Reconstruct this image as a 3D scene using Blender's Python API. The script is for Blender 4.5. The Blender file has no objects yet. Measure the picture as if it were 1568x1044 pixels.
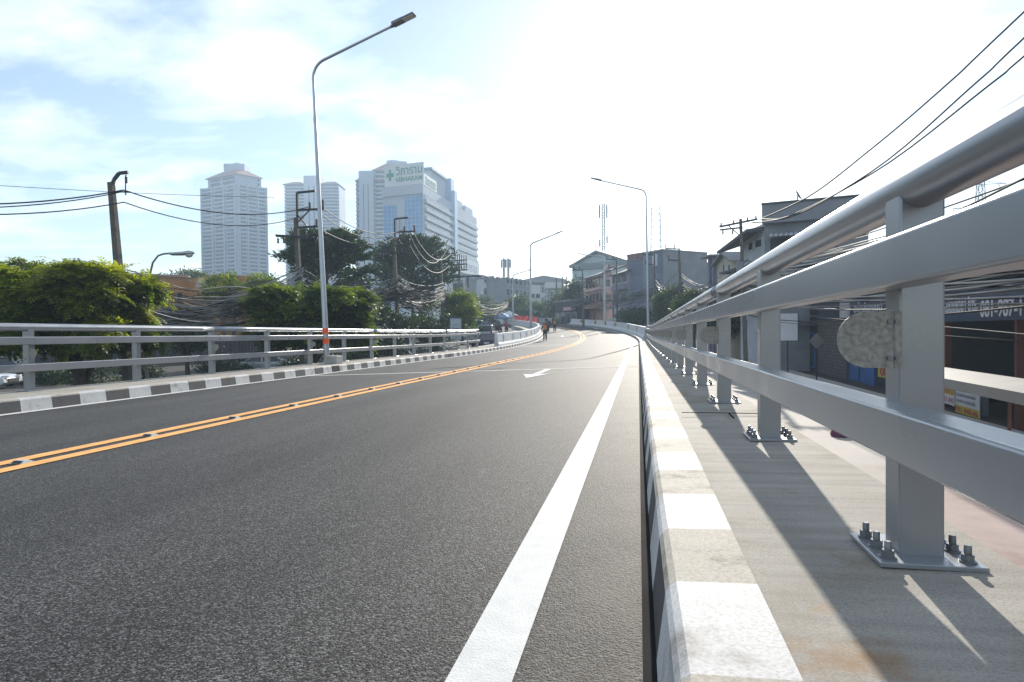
import bpy, math, random
import numpy as np
from mathutils import Vector, Matrix
random.seed(7)
RNG = np.random.default_rng(11)
SC = bpy.context.scene
COL = SC.collection
PI = math.pi
rad = math.radians

# ------------------------------------------------------------------ camera
F_PX, CW, CH = 960.0, 1568.0, 1044.0
PITCH, ROLL, YAW = rad(1.0), rad(0.6), 0.19896
EYE = Vector((0, 0, 0.8))
FWD = Vector((-math.sin(YAW) * math.cos(PITCH), math.cos(YAW) * math.cos(PITCH), -math.sin(PITCH)))
_r = Vector((math.cos(YAW), math.sin(YAW), 0))
_u = _r.cross(FWD)
RIGHT = _r * math.cos(ROLL) - _u * math.sin(ROLL)
UP = _r * math.sin(ROLL) + _u * math.cos(ROLL)


def pt(px, py, d):
    """world point seen at photo pixel (px, py) at depth d metres"""
    return EYE + FWD * d + RIGHT * ((px - CW / 2) * d / F_PX) - UP * ((py - CH / 2) * d / F_PX)


def proj(p):
    q = Vector(p) - EYE
    d = q.dot(FWD)
    return (CW / 2 + F_PX * q.dot(RIGHT) / d, CH / 2 - F_PX * q.dot(UP) / d, d)


cam_d = bpy.data.cameras.new('camera')
cam_d.sensor_width = 36.0
cam_d.lens = F_PX / CW * 36.0
cam_d.clip_start = 0.05
cam_d.clip_end = 6000
cam = bpy.data.objects.new('camera', cam_d)
COL.objects.link(cam)
M = Matrix((RIGHT, UP, -FWD)).transposed().to_4x4()
M.translation = EYE
cam.matrix_world = M
SC.camera = cam

# ------------------------------------------------------------------ road alignment
XC, XE, XK, XR = -4.578, -0.370, -8.849, 0.0336
E0, G0, S0, LR, KAP, S1, V1, E1 = 0.0306, 0.00724, 37.38, 15.29, 0.00523, 26.5, 0.000947, -0.01467
UE, UK, UR = XE - XC, XK - XC, XR - XC
_ds = 0.25
_s = np.arange(-12, 190, _ds)
_k = KAP * np.clip((_s - S0 - .5) / LR, 0, 1)
_th = np.cumsum(_k) * _ds
_x = XC - np.cumsum(np.sin(_th)) * _ds
_y = -12 + (np.cumsum(np.cos(_th)) - 1) * _ds
_sl = -G0 + V1 * np.clip(_s - S1 - .5, 0, 40)
_z = np.cumsum(_sl) * _ds
_z = _z - np.interp(0, _s, _z) + E0 * XC
_e = E0 + E1 * np.clip((_s - S0 - .5) / 30, 0, 1)


def RD(s, u, h=0.0):
    x, y, z, th, e = (float(np.interp(s, _s, a)) for a in (_x, _y, _z, _th, _e))
    return Vector((x + math.cos(th) * u, y + math.sin(th) * u, z + e * u + h))


def heading(s):
    return float(np.interp(s, _s, _th))


_hit_s = np.concatenate([np.arange(0.5, 30, .1), np.arange(30, 185, .5)])


def s_of(px, u, h=0.0):
    """station along offset u whose photo column is px (first, near branch)"""
    prev = None
    for s in _hit_s:
        p = RD(s, u, h)
        if (p - EYE).dot(FWD) < .3:
            continue
        v = proj(p)[0] - px
        if prev is not None and (v >= 0) != (prev >= 0):
            return float(s)
        prev = v
    return float(_hit_s[-1])


def road_hit(px, py):
    best = None
    for s in np.arange(5, 160, 1.0):
        for u in np.arange(-4.2, 4.3, .3):
            q = proj(RD(s, u))
            e = (q[0] - px) ** 2 + (4 * (q[1] - py)) ** 2
            if best is None or e < best[0]:
                best = (e, s, u)
    return RD(best[1], best[2]), best[1]


# terrain heights
_hl = ([-60, 36, 45, 60, 72, 88, 110, 130, 150, 5000], [-2.7, -2.6, -1.9, -.95, -.35, .45, 1.15, 2.2, 3.4, 3.6])
_hr = ([-60, 56, 80, 110, 130, 150, 5000], [-2.5, -2.5, -1.2, 1.0, 2.2, 3.4, 3.6])


def ground_h(x, y):
    l = np.interp(y, *_hl)
    r = np.interp(y, *_hr)
    xc = np.interp(np.minimum(y, 140), _y, _x)
    t = np.clip((x - (xc - 4)) / 8.0, 0, 1)
    return l * (1 - t) + r * t


def gz(x, y):
    return float(ground_h(np.array(float(x)), np.array(float(y))))


# ------------------------------------------------------------------ materials
def nt(name):
    m = bpy.data.materials.new(name)
    m.use_nodes = True
    n = m.node_tree
    b = n.nodes['Principled BSDF']
    return m, n, b


def rgb(c):
    return (c[0], c[1], c[2], 1.0)


def pbr(name, col, rough=.6, metal=0.0, var=.12, scale=3.0, bump=0.0, bscale=40.0, spec=.5, col2=None, detail=6):
    m, n, b = nt(name)
    b.inputs['Roughness'].default_value = rough
    b.inputs['Metallic'].default_value = metal
    b.inputs['Specular IOR Level'].default_value = spec
    tc = n.nodes.new('ShaderNodeTexCoord')
    no = n.nodes.new('ShaderNodeTexNoise')
    no.inputs['Scale'].default_value = scale
    no.inputs['Detail'].default_value = detail
    n.links.new(tc.outputs['Object'], no.inputs['Vector'])
    rp = n.nodes.new('ShaderNodeValToRGB')
    rp.color_ramp.elements[0].position = .32
    rp.color_ramp.elements[1].position = .68
    c2 = col2 or [min(1, c * (1 + var)) for c in col]
    rp.color_ramp.elements[0].color = rgb([c * (1 - var) for c in col])
    rp.color_ramp.elements[1].color = rgb(c2)
    n.links.new(no.outputs['Fac'], rp.inputs['Fac'])
    n.links.new(rp.outputs['Color'], b.inputs['Base Color'])
    if bump > 0:
        n2 = n.nodes.new('ShaderNodeTexNoise')
        n2.inputs['Scale'].default_value = bscale
        n2.inputs['Detail'].default_value = 4
        n.links.new(tc.outputs['Object'], n2.inputs['Vector'])
        bp = n.nodes.new('ShaderNodeBump')
        bp.inputs['Strength'].default_value = bump
        bp.inputs['Distance'].default_value = .01
        n.links.new(n2.outputs['Fac'], bp.inputs['Height'])
        n.links.new(bp.outputs['Normal'], b.inputs['Normal'])
    return m


def asphalt():
    m, n, b = nt('asphalt')
    L = n.links.new
    tc = n.nodes.new('ShaderNodeTexCoord')
    v = n.nodes.new('ShaderNodeTexVoronoi')
    v.inputs['Scale'].default_value = 185
    L(tc.outputs['Object'], v.inputs['Vector'])
    v2 = n.nodes.new('ShaderNodeTexVoronoi')
    v2.inputs['Scale'].default_value = 95
    L(tc.outputs['Object'], v2.inputs['Vector'])
    big = n.nodes.new('ShaderNodeTexNoise')
    mp = n.nodes.new('ShaderNodeMapping')
    mp.inputs['Scale'].default_value = (1.1, .16, 1)
    L(tc.outputs['Object'], mp.inputs['Vector'])
    L(mp.outputs[0], big.inputs['Vector'])
    big.inputs['Scale'].default_value = 1.0
    big.inputs['Detail'].default_value = 8
    big.inputs['Roughness'].default_value = .62
    sep = n.nodes.new('ShaderNodeSeparateColor')
    L(v.outputs['Color'], sep.inputs[0])
    rp = n.nodes.new('ShaderNodeValToRGB')
    e = rp.color_ramp.elements
    e[0].position, e[0].color = .0, rgb((.010, .0103, .011))
    e[1].position, e[1].color = .97, rgb((.14, .142, .145))
    k = rp.color_ramp.elements.new(.6)
    k.color = rgb((.029, .0294, .03))
    L(sep.outputs[0], rp.inputs['Fac'])
    rp2 = n.nodes.new('ShaderNodeValToRGB')
    rp2.color_ramp.elements[0].position, rp2.color_ramp.elements[0].color = .3, rgb((.62, .62, .62))
    rp2.color_ramp.elements[1].position, rp2.color_ramp.elements[1].color = .72, rgb((1.38, 1.34, 1.28))
    L(big.outputs['Fac'], rp2.inputs['Fac'])
    mx = n.nodes.new('ShaderNodeMix')
    mx.data_type = 'RGBA'
    mx.blend_type = 'MULTIPLY'
    mx.inputs[0].default_value = 1
    L(rp.outputs[0], mx.inputs[6])
    L(rp2.outputs[0], mx.inputs[7])
    sx = n.nodes.new('ShaderNodeSeparateXYZ')
    L(tc.outputs['Object'], sx.inputs[0])
    dn = n.nodes.new('ShaderNodeTexNoise')
    dn.inputs['Scale'].default_value = 3.5
    dn.inputs['Detail'].default_value = 8
    L(tc.outputs['Object'], dn.inputs['Vector'])
    dm = n.nodes.new('ShaderNodeMapRange')
    dm.inputs['From Min'].default_value = -.42
    dm.inputs['From Max'].default_value = -.02
    dm.inputs['To Max'].default_value = .75
    L(sx.outputs['X'], dm.inputs['Value'])
    dk = n.nodes.new('ShaderNodeMath')
    dk.operation = 'MULTIPLY'
    L(dm.outputs[0], dk.inputs[0])
    L(dn.outputs['Fac'], dk.inputs[1])
    md = n.nodes.new('ShaderNodeMix')
    md.data_type = 'RGBA'
    L(dk.outputs[0], md.inputs[0])
    L(mx.outputs[2], md.inputs[6])
    md.inputs[7].default_value = (.19, .165, .135, 1)
    L(md.outputs[2], b.inputs['Base Color'])
    add = n.nodes.new('ShaderNodeMath')
    add.operation = 'ADD'
    L(v.outputs['Distance'], add.inputs[0])
    L(v2.outputs['Distance'], add.inputs[1])
    bp = n.nodes.new('ShaderNodeBump')
    bp.inputs['Strength'].default_value = .5
    bp.inputs['Distance'].default_value = .004
    bp.invert = True
    L(add.outputs[0], bp.inputs['Height'])
    L(bp.outputs[0], b.inputs['Normal'])
    b.inputs['Roughness'].default_value = .72
    b.inputs['Specular IOR Level'].default_value = .2
    return m


def concrete(name, col, stain=.45, scale=2.2, rough=.85, tint=(1.0, .86, .66), grain=190, rust=0):
    """concrete with dirt blotches and pitted grain"""
    m, n, b = nt(name)
    L = n.links.new
    tc = n.nodes.new('ShaderNodeTexCoord')
    a = n.nodes.new('ShaderNodeTexNoise')
    a.inputs['Scale'].default_value = scale
    a.inputs['Detail'].default_value = 9
    a.inputs['Roughness'].default_value = .65
    f = n.nodes.new('ShaderNodeTexNoise')
    f.inputs['Scale'].default_value = grain
    f.inputs['Detail'].default_value = 6
    f.inputs['Roughness'].default_value = .7
    L(tc.outputs['Object'], a.inputs['Vector'])
    L(tc.outputs['Object'], f.inputs['Vector'])
    rp = n.nodes.new('ShaderNodeValToRGB')
    el = rp.color_ramp.elements
    el[0].position, el[0].color = .3, rgb([c * (1 - stain) * t for c, t in zip(col, tint)])
    el[1].position, el[1].color = .66, rgb([min(.9, c * 1.12) for c in col])
    k = el.new(.46)
    k.color = rgb(col)
    L(a.outputs['Fac'], rp.inputs['Fac'])
    r2 = n.nodes.new('ShaderNodeValToRGB')
    r2.color_ramp.elements[0].position, r2.color_ramp.elements[0].color = .36, rgb((.72, .72, .72))
    r2.color_ramp.elements[1].position, r2.color_ramp.elements[1].color = .56, rgb((1.05, 1.05, 1.05))
    L(f.outputs['Fac'], r2.inputs['Fac'])
    mx = n.nodes.new('ShaderNodeMix')
    mx.data_type = 'RGBA'
    mx.blend_type = 'MULTIPLY'
    mx.inputs[0].default_value = 1
    L(rp.outputs[0], mx.inputs[6])
    L(r2.outputs[0], mx.inputs[7])
    res = mx.outputs[2]
    if rust:
        for sc_, lo_, hi_, colr, loc in ((1.5, .60, .70, (.30, .17, .07), 3.3), (7.0, .655, .70, (.07, .062, .055), 8.1), (1.1, .55, .75, (.16, .145, .12), 1.7)):
            q = n.nodes.new('ShaderNodeTexNoise')
            q.inputs['Scale'].default_value = sc_
            q.inputs['Detail'].default_value = 8
            q.inputs['Roughness'].default_value = .7
            mp = n.nodes.new('ShaderNodeMapping')
            mp.inputs['Location'].default_value = (loc, loc, 0)
            L(tc.outputs['Object'], mp.inputs['Vector'])
            L(mp.outputs[0], q.inputs['Vector'])
            r3 = n.nodes.new('ShaderNodeMapRange')
            r3.inputs['From Min'].default_value = lo_
            r3.inputs['From Max'].default_value = hi_
            r3.inputs['To Max'].default_value = rust
            L(q.outputs['Fac'], r3.inputs['Value'])
            m3 = n.nodes.new('ShaderNodeMix')
            m3.data_type = 'RGBA'
            L(r3.outputs[0], m3.inputs[0])
            L(res, m3.inputs[6])
            m3.inputs[7].default_value = rgb(colr)
            res = m3.outputs[2]
    if rust:
        q = n.nodes.new('ShaderNodeTexNoise')
        q.inputs['Scale'].default_value = 2.0
        q.inputs['Detail'].default_value = 7
        mp = n.nodes.new('ShaderNodeMapping')
        mp.inputs['Scale'].default_value = (.8, 9, 1)
        L(tc.outputs['Object'], mp.inputs['Vector'])
        L(mp.outputs[0], q.inputs['Vector'])
        r3 = n.nodes.new('ShaderNodeMapRange')
        r3.inputs['From Min'].default_value = .3
        r3.inputs['From Max'].default_value = .7
        r3.inputs['To Min'].default_value = .8
        r3.inputs['To Max'].default_value = 1.12
        L(q.outputs['Fac'], r3.inputs['Value'])
        m3 = n.nodes.new('ShaderNodeMix')
        m3.data_type = 'RGBA'
        m3.blend_type = 'MULTIPLY'
        m3.inputs[0].default_value = 1
        L(res, m3.inputs[6])
        L(r3.outputs[0], m3.inputs[7])
        res = m3.outputs[2]
    L(res, b.inputs['Base Color'])
    b.inputs['Roughness'].default_value = rough
    b.inputs['Specular IOR Level'].default_value = .3
    bp = n.nodes.new('ShaderNodeBump')
    bp.inputs['Strength'].default_value = .3
    bp.inputs['Distance'].default_value = .003
    L(f.outputs['Fac'], bp.inputs['Height'])
    L(bp.outputs[0], b.inputs['Normal'])
    return m


def leaf(name, dark, light, trans=.45):
    m, n, b = nt(name)
    L = n.links.new
    at = n.nodes.new('ShaderNodeAttribute')
    at.attribute_name = 'tint'
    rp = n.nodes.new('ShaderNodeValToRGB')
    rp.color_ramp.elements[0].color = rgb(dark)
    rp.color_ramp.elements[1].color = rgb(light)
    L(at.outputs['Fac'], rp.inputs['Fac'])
    L(rp.outputs[0], b.inputs['Base Color'])
    b.inputs['Roughness'].default_value = .5
    b.inputs['Specular IOR Level'].default_value = .35
    tr = n.nodes.new('ShaderNodeBsdfTranslucent')
    hs = n.nodes.new('ShaderNodeMix')
    hs.data_type = 'RGBA'
    hs.blend_type = 'MULTIPLY'
    hs.inputs[0].default_value = 1
    hs.inputs[7].default_value = (1.5, 1.5, .45, 1)
    L(rp.outputs[0], hs.inputs[6])
    L(hs.outputs[2], tr.inputs['Color'])
    ms = n.nodes.new('ShaderNodeMixShader')
    ms.inputs[0].default_value = trans
    L(b.outputs[0], ms.inputs[1])
    L(tr.outputs[0], ms.inputs[2])
    L(ms.outputs[0], n.nodes['Material Output'].inputs['Surface'])
    return m


MT = {}
MT['asphalt'] = asphalt()
MT['street'] = concrete('street_asphalt', (.055, .055, .055), .3, .5)
MT['ground'] = concrete('ground_soil', (.075, .07, .06), .4, .2)
MT['white_line'] = pbr('white_road_paint', (.62, .62, .60), .7, 0, .07, 14, .25, 150, .15)
MT['orange_line'] = pbr('orange_road_paint', (.78, .40, .14), .7, 0, .12, 8, .25, 150, .15)
MT['deck'] = concrete('footway_concrete', (.34, .315, .275), .28, 1.6, rust=.7)
MT['curb_white'] = concrete('kerb_white_paint', (.5, .5, .495), .5, 3.2, .7, (1, .96, .9), 110)
MT['curb_stain'] = concrete('kerb_stained_paint', (.41, .375, .32), .6, 8, .8, (.95, .92, .86), 110)
MT['curb_dark'] = concrete('kerb_dark_paint', (.075, .075, .078), .3, 6, .7, (1, 1, 1))
MT['curb_conc'] = concrete('kerb_bare_concrete', (.33, .31, .28), .4, 6)
MT['drain'] = pbr('drain_opening', (.012, .012, .012), .9)
MT['joint'] = concrete('joint_concrete', (.42, .41, .39), .2, 4)
MT['tar'] = pbr('tyre_mark', (.022, .022, .022), .9, 0, .3, 3, spec=.05)  # also on the kerb foot strip, where it stands for shadow
MT['paint_grey'] = pbr('grey_rail_paint', (.31, .325, .345), .3, .5, .07, 2.2, .05, 60, .6)
def worn_paint():
    m = pbr('grey_rail_paint', (.30, .315, .335), .3, .45, .06, 1.3, 0, 60, .6, None, 4)
    n = m.node_tree
    b = n.nodes['Principled BSDF']
    tc = n.nodes['Texture Coordinate']
    q = n.nodes.new('ShaderNodeTexNoise')
    q.inputs['Scale'].default_value = 2.5
    q.inputs['Detail'].default_value = 4
    q.inputs['Roughness'].default_value = .5
    n.links.new(tc.outputs['Object'], q.inputs['Vector'])
    r = n.nodes.new('ShaderNodeMapRange')
    r.inputs['From Min'].default_value = .35
    r.inputs['From Max'].default_value = .65
    r.inputs['To Min'].default_value = .27
    r.inputs['To Max'].default_value = .34
    n.links.new(q.outputs['Fac'], r.inputs['Value'])
    n.links.new(r.outputs[0], b.inputs['Roughness'])
    # small chips and rust specks
    k = n.nodes.new('ShaderNodeTexNoise')
    k.inputs['Scale'].default_value = 26
    k.inputs['Detail'].default_value = 6
    n.links.new(tc.outputs['Object'], k.inputs['Vector'])
    r2 = n.nodes.new('ShaderNodeMapRange')
    r2.inputs['From Min'].default_value = .84
    r2.inputs['From Max'].default_value = .86
    n.links.new(k.outputs['Fac'], r2.inputs['Value'])
    mx = n.nodes.new('ShaderNodeMix')
    mx.data_type = 'RGBA'
    src = b.inputs['Base Color'].links[0].from_socket
    n.links.new(r2.outputs[0], mx.inputs[0])
    n.links.new(src, mx.inputs[6])
    mx.inputs[7].default_value = (.13, .09, .065, 1)
    n.links.new(mx.outputs[2], b.inputs['Base Color'])
    return m


MT['paint_grey'] = worn_paint()
MT['galv'] = pbr('galvanised_plate', (.27, .26, .235), .55, .35, .25, 75, 0, 40, .5, (.37, .36, .33), 3)
MT['bolt'] = pbr('painted_steel_bolt', (.2, .21, .225), .4, .5, .2, 30)
MT['rust'] = pbr('rusty_steel', (.12, .07, .045), .8, .2, .4, 8)
MT['barrier'] = concrete('barrier_white_paint', (.62, .64, .66), .22, 1.2, .7, (1, .98, .95))
MT['yellow'] = pbr('yellow_paint', (.55, .36, .06), .6, 0, .15, 4)
MT['black'] = pbr('black_paint', (.025, .025, .025), .5)
MT['pink_paving'] = concrete('pink_paving', (.41, .315, .285), .25, .9, .85, (1, .92, .88))
MT['sun_paled_paving'] = concrete('sun_paled_paving', (.46, .42, .38), .2, .5, .85, (1, .95, .9))  # the pink paving whitened in colour for its overexposed sunlit stretch
MT['pole_steel'] = pbr('galvanised_pole', (.42, .44, .46), .38, .75, .1, 2)
MT['lamp_grey'] = pbr('lamp_housing', (.2, .205, .21), .5, .3, .1, 5)
MT['lens'] = pbr('lamp_lens', (.55, .55, .52), .2, 0, .1, 9)
MT['orange_band'] = pbr('orange_reflective_band', (.85, .12, .02), .5, 0, .05, 3)
MT['pole_conc'] = concrete('pole_concrete', (.13, .115, .10), .4, 3)
MT['pole_iron'] = pbr('dark_crossarm', (.035, .037, .042), .6, .3)
MT['insul'] = pbr('brown_insulator', (.04, .022, .02), .25)
MT['cable'] = pbr('black_cable', (.025, .025, .025), .7, 0, .2, 1, 0, 1, .2)
MT['cable_pale'] = pbr('sun_glint_cable', (.1, .098, .093), .6, 0, .4, .6, spec=.3)  # black cable with backlit sun glints put into a paler colour
MT['cable_bright'] = pbr('sunlit_cable', (.3, .295, .28), .42, 0, .4, .6)  # brighter copy of the cable, sun glints held in the base colour
MT['bark'] = pbr('bark', (.07, .052, .04), .9, 0, .3, 6, .6, 20)
MT['leaf_rain'] = leaf('leaf_feathery', (.05, .10, .012), (.32, .34, .03), .6)
MT['leaf_bush'] = leaf('leaf_bush', (.035, .075, .015), (.2, .25, .025), .5)
MT['leaf_dark'] = leaf('leaf_dark', (.018, .04, .02), (.045, .075, .03), .25)
MT['leaf_far'] = leaf('leaf_far', (.03, .06, .022), (.08, .12, .04), .35)
MT['tower'] = pbr('tower_render', (.36, .4, .46), .8, 0, .06, .05, spec=.2)  # blue cast of haze and skylight put into the wall colour
MT['tower_win'] = pbr('tower_window', (.05, .065, .09), .5, 0, .3, .3, spec=.2)
MT['tower_roof'] = pbr('brown_roof_tile', (.3, .17, .13), .8, 0, .12, .3)
MT['hosp_white'] = pbr('hospital_wall', (.42, .46, .51), .7, 0, .05, .05, spec=.2)
MT['hosp_blue'] = pbr('light_blue_cladding', (.38, .52, .68), .5, 0, .05, .1)
MT['sign_white'] = pbr('sign_white', (.56, .58, .57), .5, 0, .03, .3)
MT['sign_green'] = pbr('sign_green', (.02, .22, .1), .5)
MT['sign_grey'] = pbr('sign_grey_blue', (.18, .26, .36), .5)


def glass_grid(name, col, sx, sz, line=.06, lcol=(.5, .6, .7), rough=.12):
    m, n, b = nt(name)
    L = n.links.new
    tc = n.nodes.new('ShaderNodeTexCoord')
    br = n.nodes.new('ShaderNodeTexBrick')
    br.offset = 0
    br.inputs['Scale'].default_value = 1
    br.inputs['Brick Width'].default_value = sx
    br.inputs['Row Height'].default_value = sz
    br.inputs['Mortar Size'].default_value = line
    br.inputs['Color1'].default_value = rgb(col)
    br.inputs['Color2'].default_value = rgb([c * .82 for c in col])
    br.inputs['Mortar'].default_value = rgb(lcol)
    sp = n.nodes.new('ShaderNodeSeparateXYZ')
    cb = n.nodes.new('ShaderNodeCombineXYZ')
    ad = n.nodes.new('ShaderNodeMath')
    L(tc.outputs['Object'], sp.inputs[0])
    L(sp.outputs['X'], ad.inputs[0])
    L(sp.outputs['Y'], ad.inputs[1])
    L(ad.outputs[0], cb.inputs['X'])
    L(sp.outputs['Z'], cb.inputs['Y'])
    L(cb.outputs[0], br.inputs['Vector'])
    L(br.outputs['Color'], b.inputs['Base Color'])
    b.inputs['Roughness'].default_value = rough
    return m


MT['curtain'] = glass_grid('blue_curtain_glass', (.10, .26, .48), 1.6, 1.8, .08, (.3, .42, .55))
MT['glass'] = pbr('dark_glass', (.03, .035, .04), .08, 0, .2, .5)
MT['win_band'] = glass_grid('window_band', (.06, .08, .1), 1.4, 40, .22, (.45, .48, .52), .2)
MT['brick'] = glass_grid('block_wall', (.16, .15, .14), .5, .22, .018, (.08, .08, .08), .9)
MT['mesh_blue'] = glass_grid('grey_blue_sheet', (.15, .18, .24), 2.6, 2.2, .035, (.2, .23, .29), .7)
for nm, c, r in [('wall_pale', (.46, .49, .52), .8), ('wall_grey', (.22, .23, .25), .8), ('wall_green', (.38, .46, .46), .8),
                 ('wall_pink', (.5, .36, .34), .8), ('wall_tan', (.4, .27, .19), .8), ('wall_lilac', (.2, .2, .28), .8),
                 ('wall_cream', (.5, .45, .36), .8), ('wall_orange', (.45, .22, .07), .8), ('wall_dark', (.05, .052, .06), .8),
                 ('wall_blue', (.06, .14, .36), .6), ('roof_dark', (.07, .065, .07), .8), ('roof_grey', (.2, .2, .21), .7),
                 ('roof_green', (.15, .19, .2), .7), ('awning', (.24, .225, .2), .6), ('sign_blue', (.035, .06, .12), .5),
                 ('banner_yellow', (.55, .46, .06), .6), ('banner_white', (.62, .62, .64), .6), ('banner_red', (.5, .02, .06), .6),
                 ('text_white', (.75, .77, .8), .5), ('text_red', (.5, .02, .08), .5), ('text_dark', (.05, .05, .06), .5),
                 ('text_brown', (.3, .12, .12), .5), ('post_red', (.12, .04, .025), .7), ('tarp', (.25, .26, .29), .7),
                 ('red_plastic', (.7, .06, .05), .4), ('tent_blue', (.2, .3, .5), .7), ('tent_white', (.7, .72, .75), .7),
                 ('purple', (.13, .02, .08), .5), ('no_parking', (.05, .05, .2), .5),
                 ('skin', (.28, .16, .1), .5), ('shirt_dark', (.045, .05, .055), .8), ('trousers', (.025, .027, .035), .8),
                 ('vest', (.75, .14, .04), .6), ('vest_band', (.6, .6, .2), .4), ('shirt_grey', (.25, .26, .27), .8),
                 ('shirt_white', (.6, .6, .6), .8), ('shirt_red', (.35, .05, .05), .8), ('hair', (.012, .01, .01), .5),
                 ('hat', (.3, .26, .2), .7), ('shoe', (.02, .02, .02), .5), ('rubber', (.018, .018, .018), .7)]:
    MT[nm] = pbr(nm, c, r, 0, .12, .8)
for nm, c in [('car_white', (.68, .69, .7)), ('car_silver', (.42, .44, .46)), ('car_dark', (.022, .025, .032)), ('car_green', (.07, .16, .13)),
              ('car_black', (.02, .02, .02)), ('bike_red', (.4, .03, .03))]:
    MT[nm] = pbr(nm, c, .22, .2, .03, 1)
MT['rim'] = pbr('wheel_rim', (.45, .46, .47), .3, .8)
MT['head_lamp'] = pbr('headlamp_glass', (.7, .72, .75), .1)
MT['tail_lamp'] = pbr('tail_lamp_red', (.55, .02, .02), .2)
MT['plate'] = pbr('number_plate', (.72, .73, .72), .5)


# ------------------------------------------------------------------ mesh building
class MB:
    def __init__(s):
        s.v, s.f, s.m, s.sm = [], [], [], []

    def add(s, verts, faces, mi=0, smooth=False):
        o = len(s.v)
        s.v.extend([tuple(v) for v in verts])
        for f in faces:
            s.f.append([i + o for i in f])
            s.m.append(mi)
            s.sm.append(smooth)
        return s

    def hexa(s, p, mi=0):  # p: 4 bottom, 4 top
        return s.add(p, [(3, 2, 1, 0), (4, 5, 6, 7), (0, 1, 5, 4), (1, 2, 6, 5), (2, 3, 7, 6), (3, 0, 4, 7)], mi)

    def box(s, c, sz, mi=0, rz=0.0, mat=None):
        x, y, z = sz[0] / 2, sz[1] / 2, sz[2] / 2
        P = [(-x, -y, -z), (x, -y, -z), (x, y, -z), (-x, y, -z), (-x, -y, z), (x, -y, z), (x, y, z), (-x, y, z)]
        R = mat or Matrix.Rotation(rz, 3, 'Z')
        return s.hexa([R @ Vector(q) + Vector(c) for q in P], mi)

    def tube(s, path, r, n=8, mi=0, cap=True, smooth=True):
        path = [Vector(p) for p in path]
        N = len(path)
        rs = r if isinstance(r, (list, tuple)) else [r] * N
        vs, fs = [], []
        t0 = (path[1] - path[0]).normalized()
        a = t0.orthogonal().normalized()
        for i, p in enumerate(path):
            t = (path[min(i + 1, N - 1)] - path[max(i - 1, 0)]).normalized()
            a = (a - t * a.dot(t)).normalized()
            b = t.cross(a)
            for k in range(n):
                w = 2 * PI * k / n
                vs.append(p + a * (math.cos(w) * rs[i]) + b * (math.sin(w) * rs[i]))
        for i in range(N - 1):
            for k in range(n):
                k2 = (k + 1) % n
                fs.append((i * n + k, i * n + k2, (i + 1) * n + k2, (i + 1) * n + k))
        s.add(vs, fs, mi, smooth)
        if cap:
            s.add(vs[:n], [tuple(range(n - 1, -1, -1))], mi)
            s.add(vs[-n:], [tuple(range(n))], mi)
        return s

    def bar(s, p, q, w, h=None, mi=0, up=(0, 0, 1)):
        """rectangular bar from p to q"""
        p, q = Vector(p), Vector(q)
        h = h or w
        t = (q - p).normalized()
        sd = t.cross(Vector(up))
        sd = sd.normalized() if sd.length > 1e-4 else Vector((1, 0, 0))
        n = sd.cross(t)
        sd, n = sd * w / 2, n * h / 2
        return s.hexa([p - sd - n, p + sd - n, q + sd - n, q - sd - n, p - sd + n, p + sd + n, q + sd + n, q - sd + n], mi)

    def lathe(s, c, prof, n=12, mi=0, smooth=True):
        vs, fs = [], []
        for r, z in prof:
            for k in range(n):
                w = 2 * PI * k / n
                vs.append((c[0] + r * math.cos(w), c[1] + r * math.sin(w), c[2] + z))
        for i in range(len(prof) - 1):
            for k in range(n):
                k2 = (k + 1) % n
                fs.append((i * n + k, i * n + k2, (i + 1) * n + k2, (i + 1) * n + k))
        s.add(vs, fs, mi, smooth)
        s.add(vs[:n], [tuple(range(n - 1, -1, -1))], mi)
        s.add(vs[-n:], [tuple(range(n))], mi)
        return s

    def sphere(s, c, r, n=10, mi=0, sc=(1, 1, 1)):
        vs, fs = [], []
        m = n // 2 + 1
        for i in range(m + 1):
            a = PI * i / m
            for k in range(n):
                w = 2 * PI * k / n
                vs.append((c[0] + r * sc[0] * math.sin(a) * math.cos(w), c[1] + r * sc[1] * math.sin(a) * math.sin(w), c[2] + r * sc[2] * math.cos(a)))
        for i in range(m):
            for k in range(n):
                k2 = (k + 1) % n
                fs.append((i * n + k, (i + 1) * n + k, (i + 1) * n + k2, i * n + k2))
        return s.add(vs, fs, mi, True)

    def sweep(s, prof, ss, mi=0, closed=True, smooth=False, cap=True, fn=None, mif=None):
        """prof: (u,h) list swept along road stations"""
        fn = fn or RD
        n = len(prof)
        vs = [fn(a, u, h) for a in ss for (u, h) in prof]
        o = len(s.v)
        s.v.extend([tuple(v) for v in vs])
        rng = range(n) if closed else range(n - 1)
        for i in range(len(ss) - 1):
            for k in rng:
                k2 = (k + 1) % n
                s.f.append([o + i * n + k, o + i * n + k2, o + (i + 1) * n + k2, o + (i + 1) * n + k])
                s.m.append(mif(i, k) if mif else mi)
                s.sm.append(smooth)
        if cap and closed:
            s.f.append([o + k for k in range(n)][::-1])
            s.m.append(mi)
            s.sm.append(False)
            s.f.append([o + (len(ss) - 1) * n + k for k in range(n)])
            s.m.append(mi)
            s.sm.append(False)
        return s

    def build(s, name, mats, parent=None):
        if isinstance(mats, str):
            mats = [mats]
        me = bpy.data.meshes.new(name)
        vs = s.v
        if parent is not None and parent.name in WM:
            inv = WM[parent.name].inverted()
            vs = [tuple(inv @ Vector(v)) for v in vs]
        me.from_pydata(vs, [], s.f)
        for k in mats:
            me.materials.append(MT[k])
        me.polygons.foreach_set('material_index', s.m)
        me.polygons.foreach_set('use_smooth', s.sm)
        me.validate()
        me.update()
        o = bpy.data.objects.new(name, me)
        COL.objects.link(o)
        if parent is not None:
            o.parent = parent
            if parent.name in WM:
                WM[o.name] = WM[parent.name]
        return o


WM = {}


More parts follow.
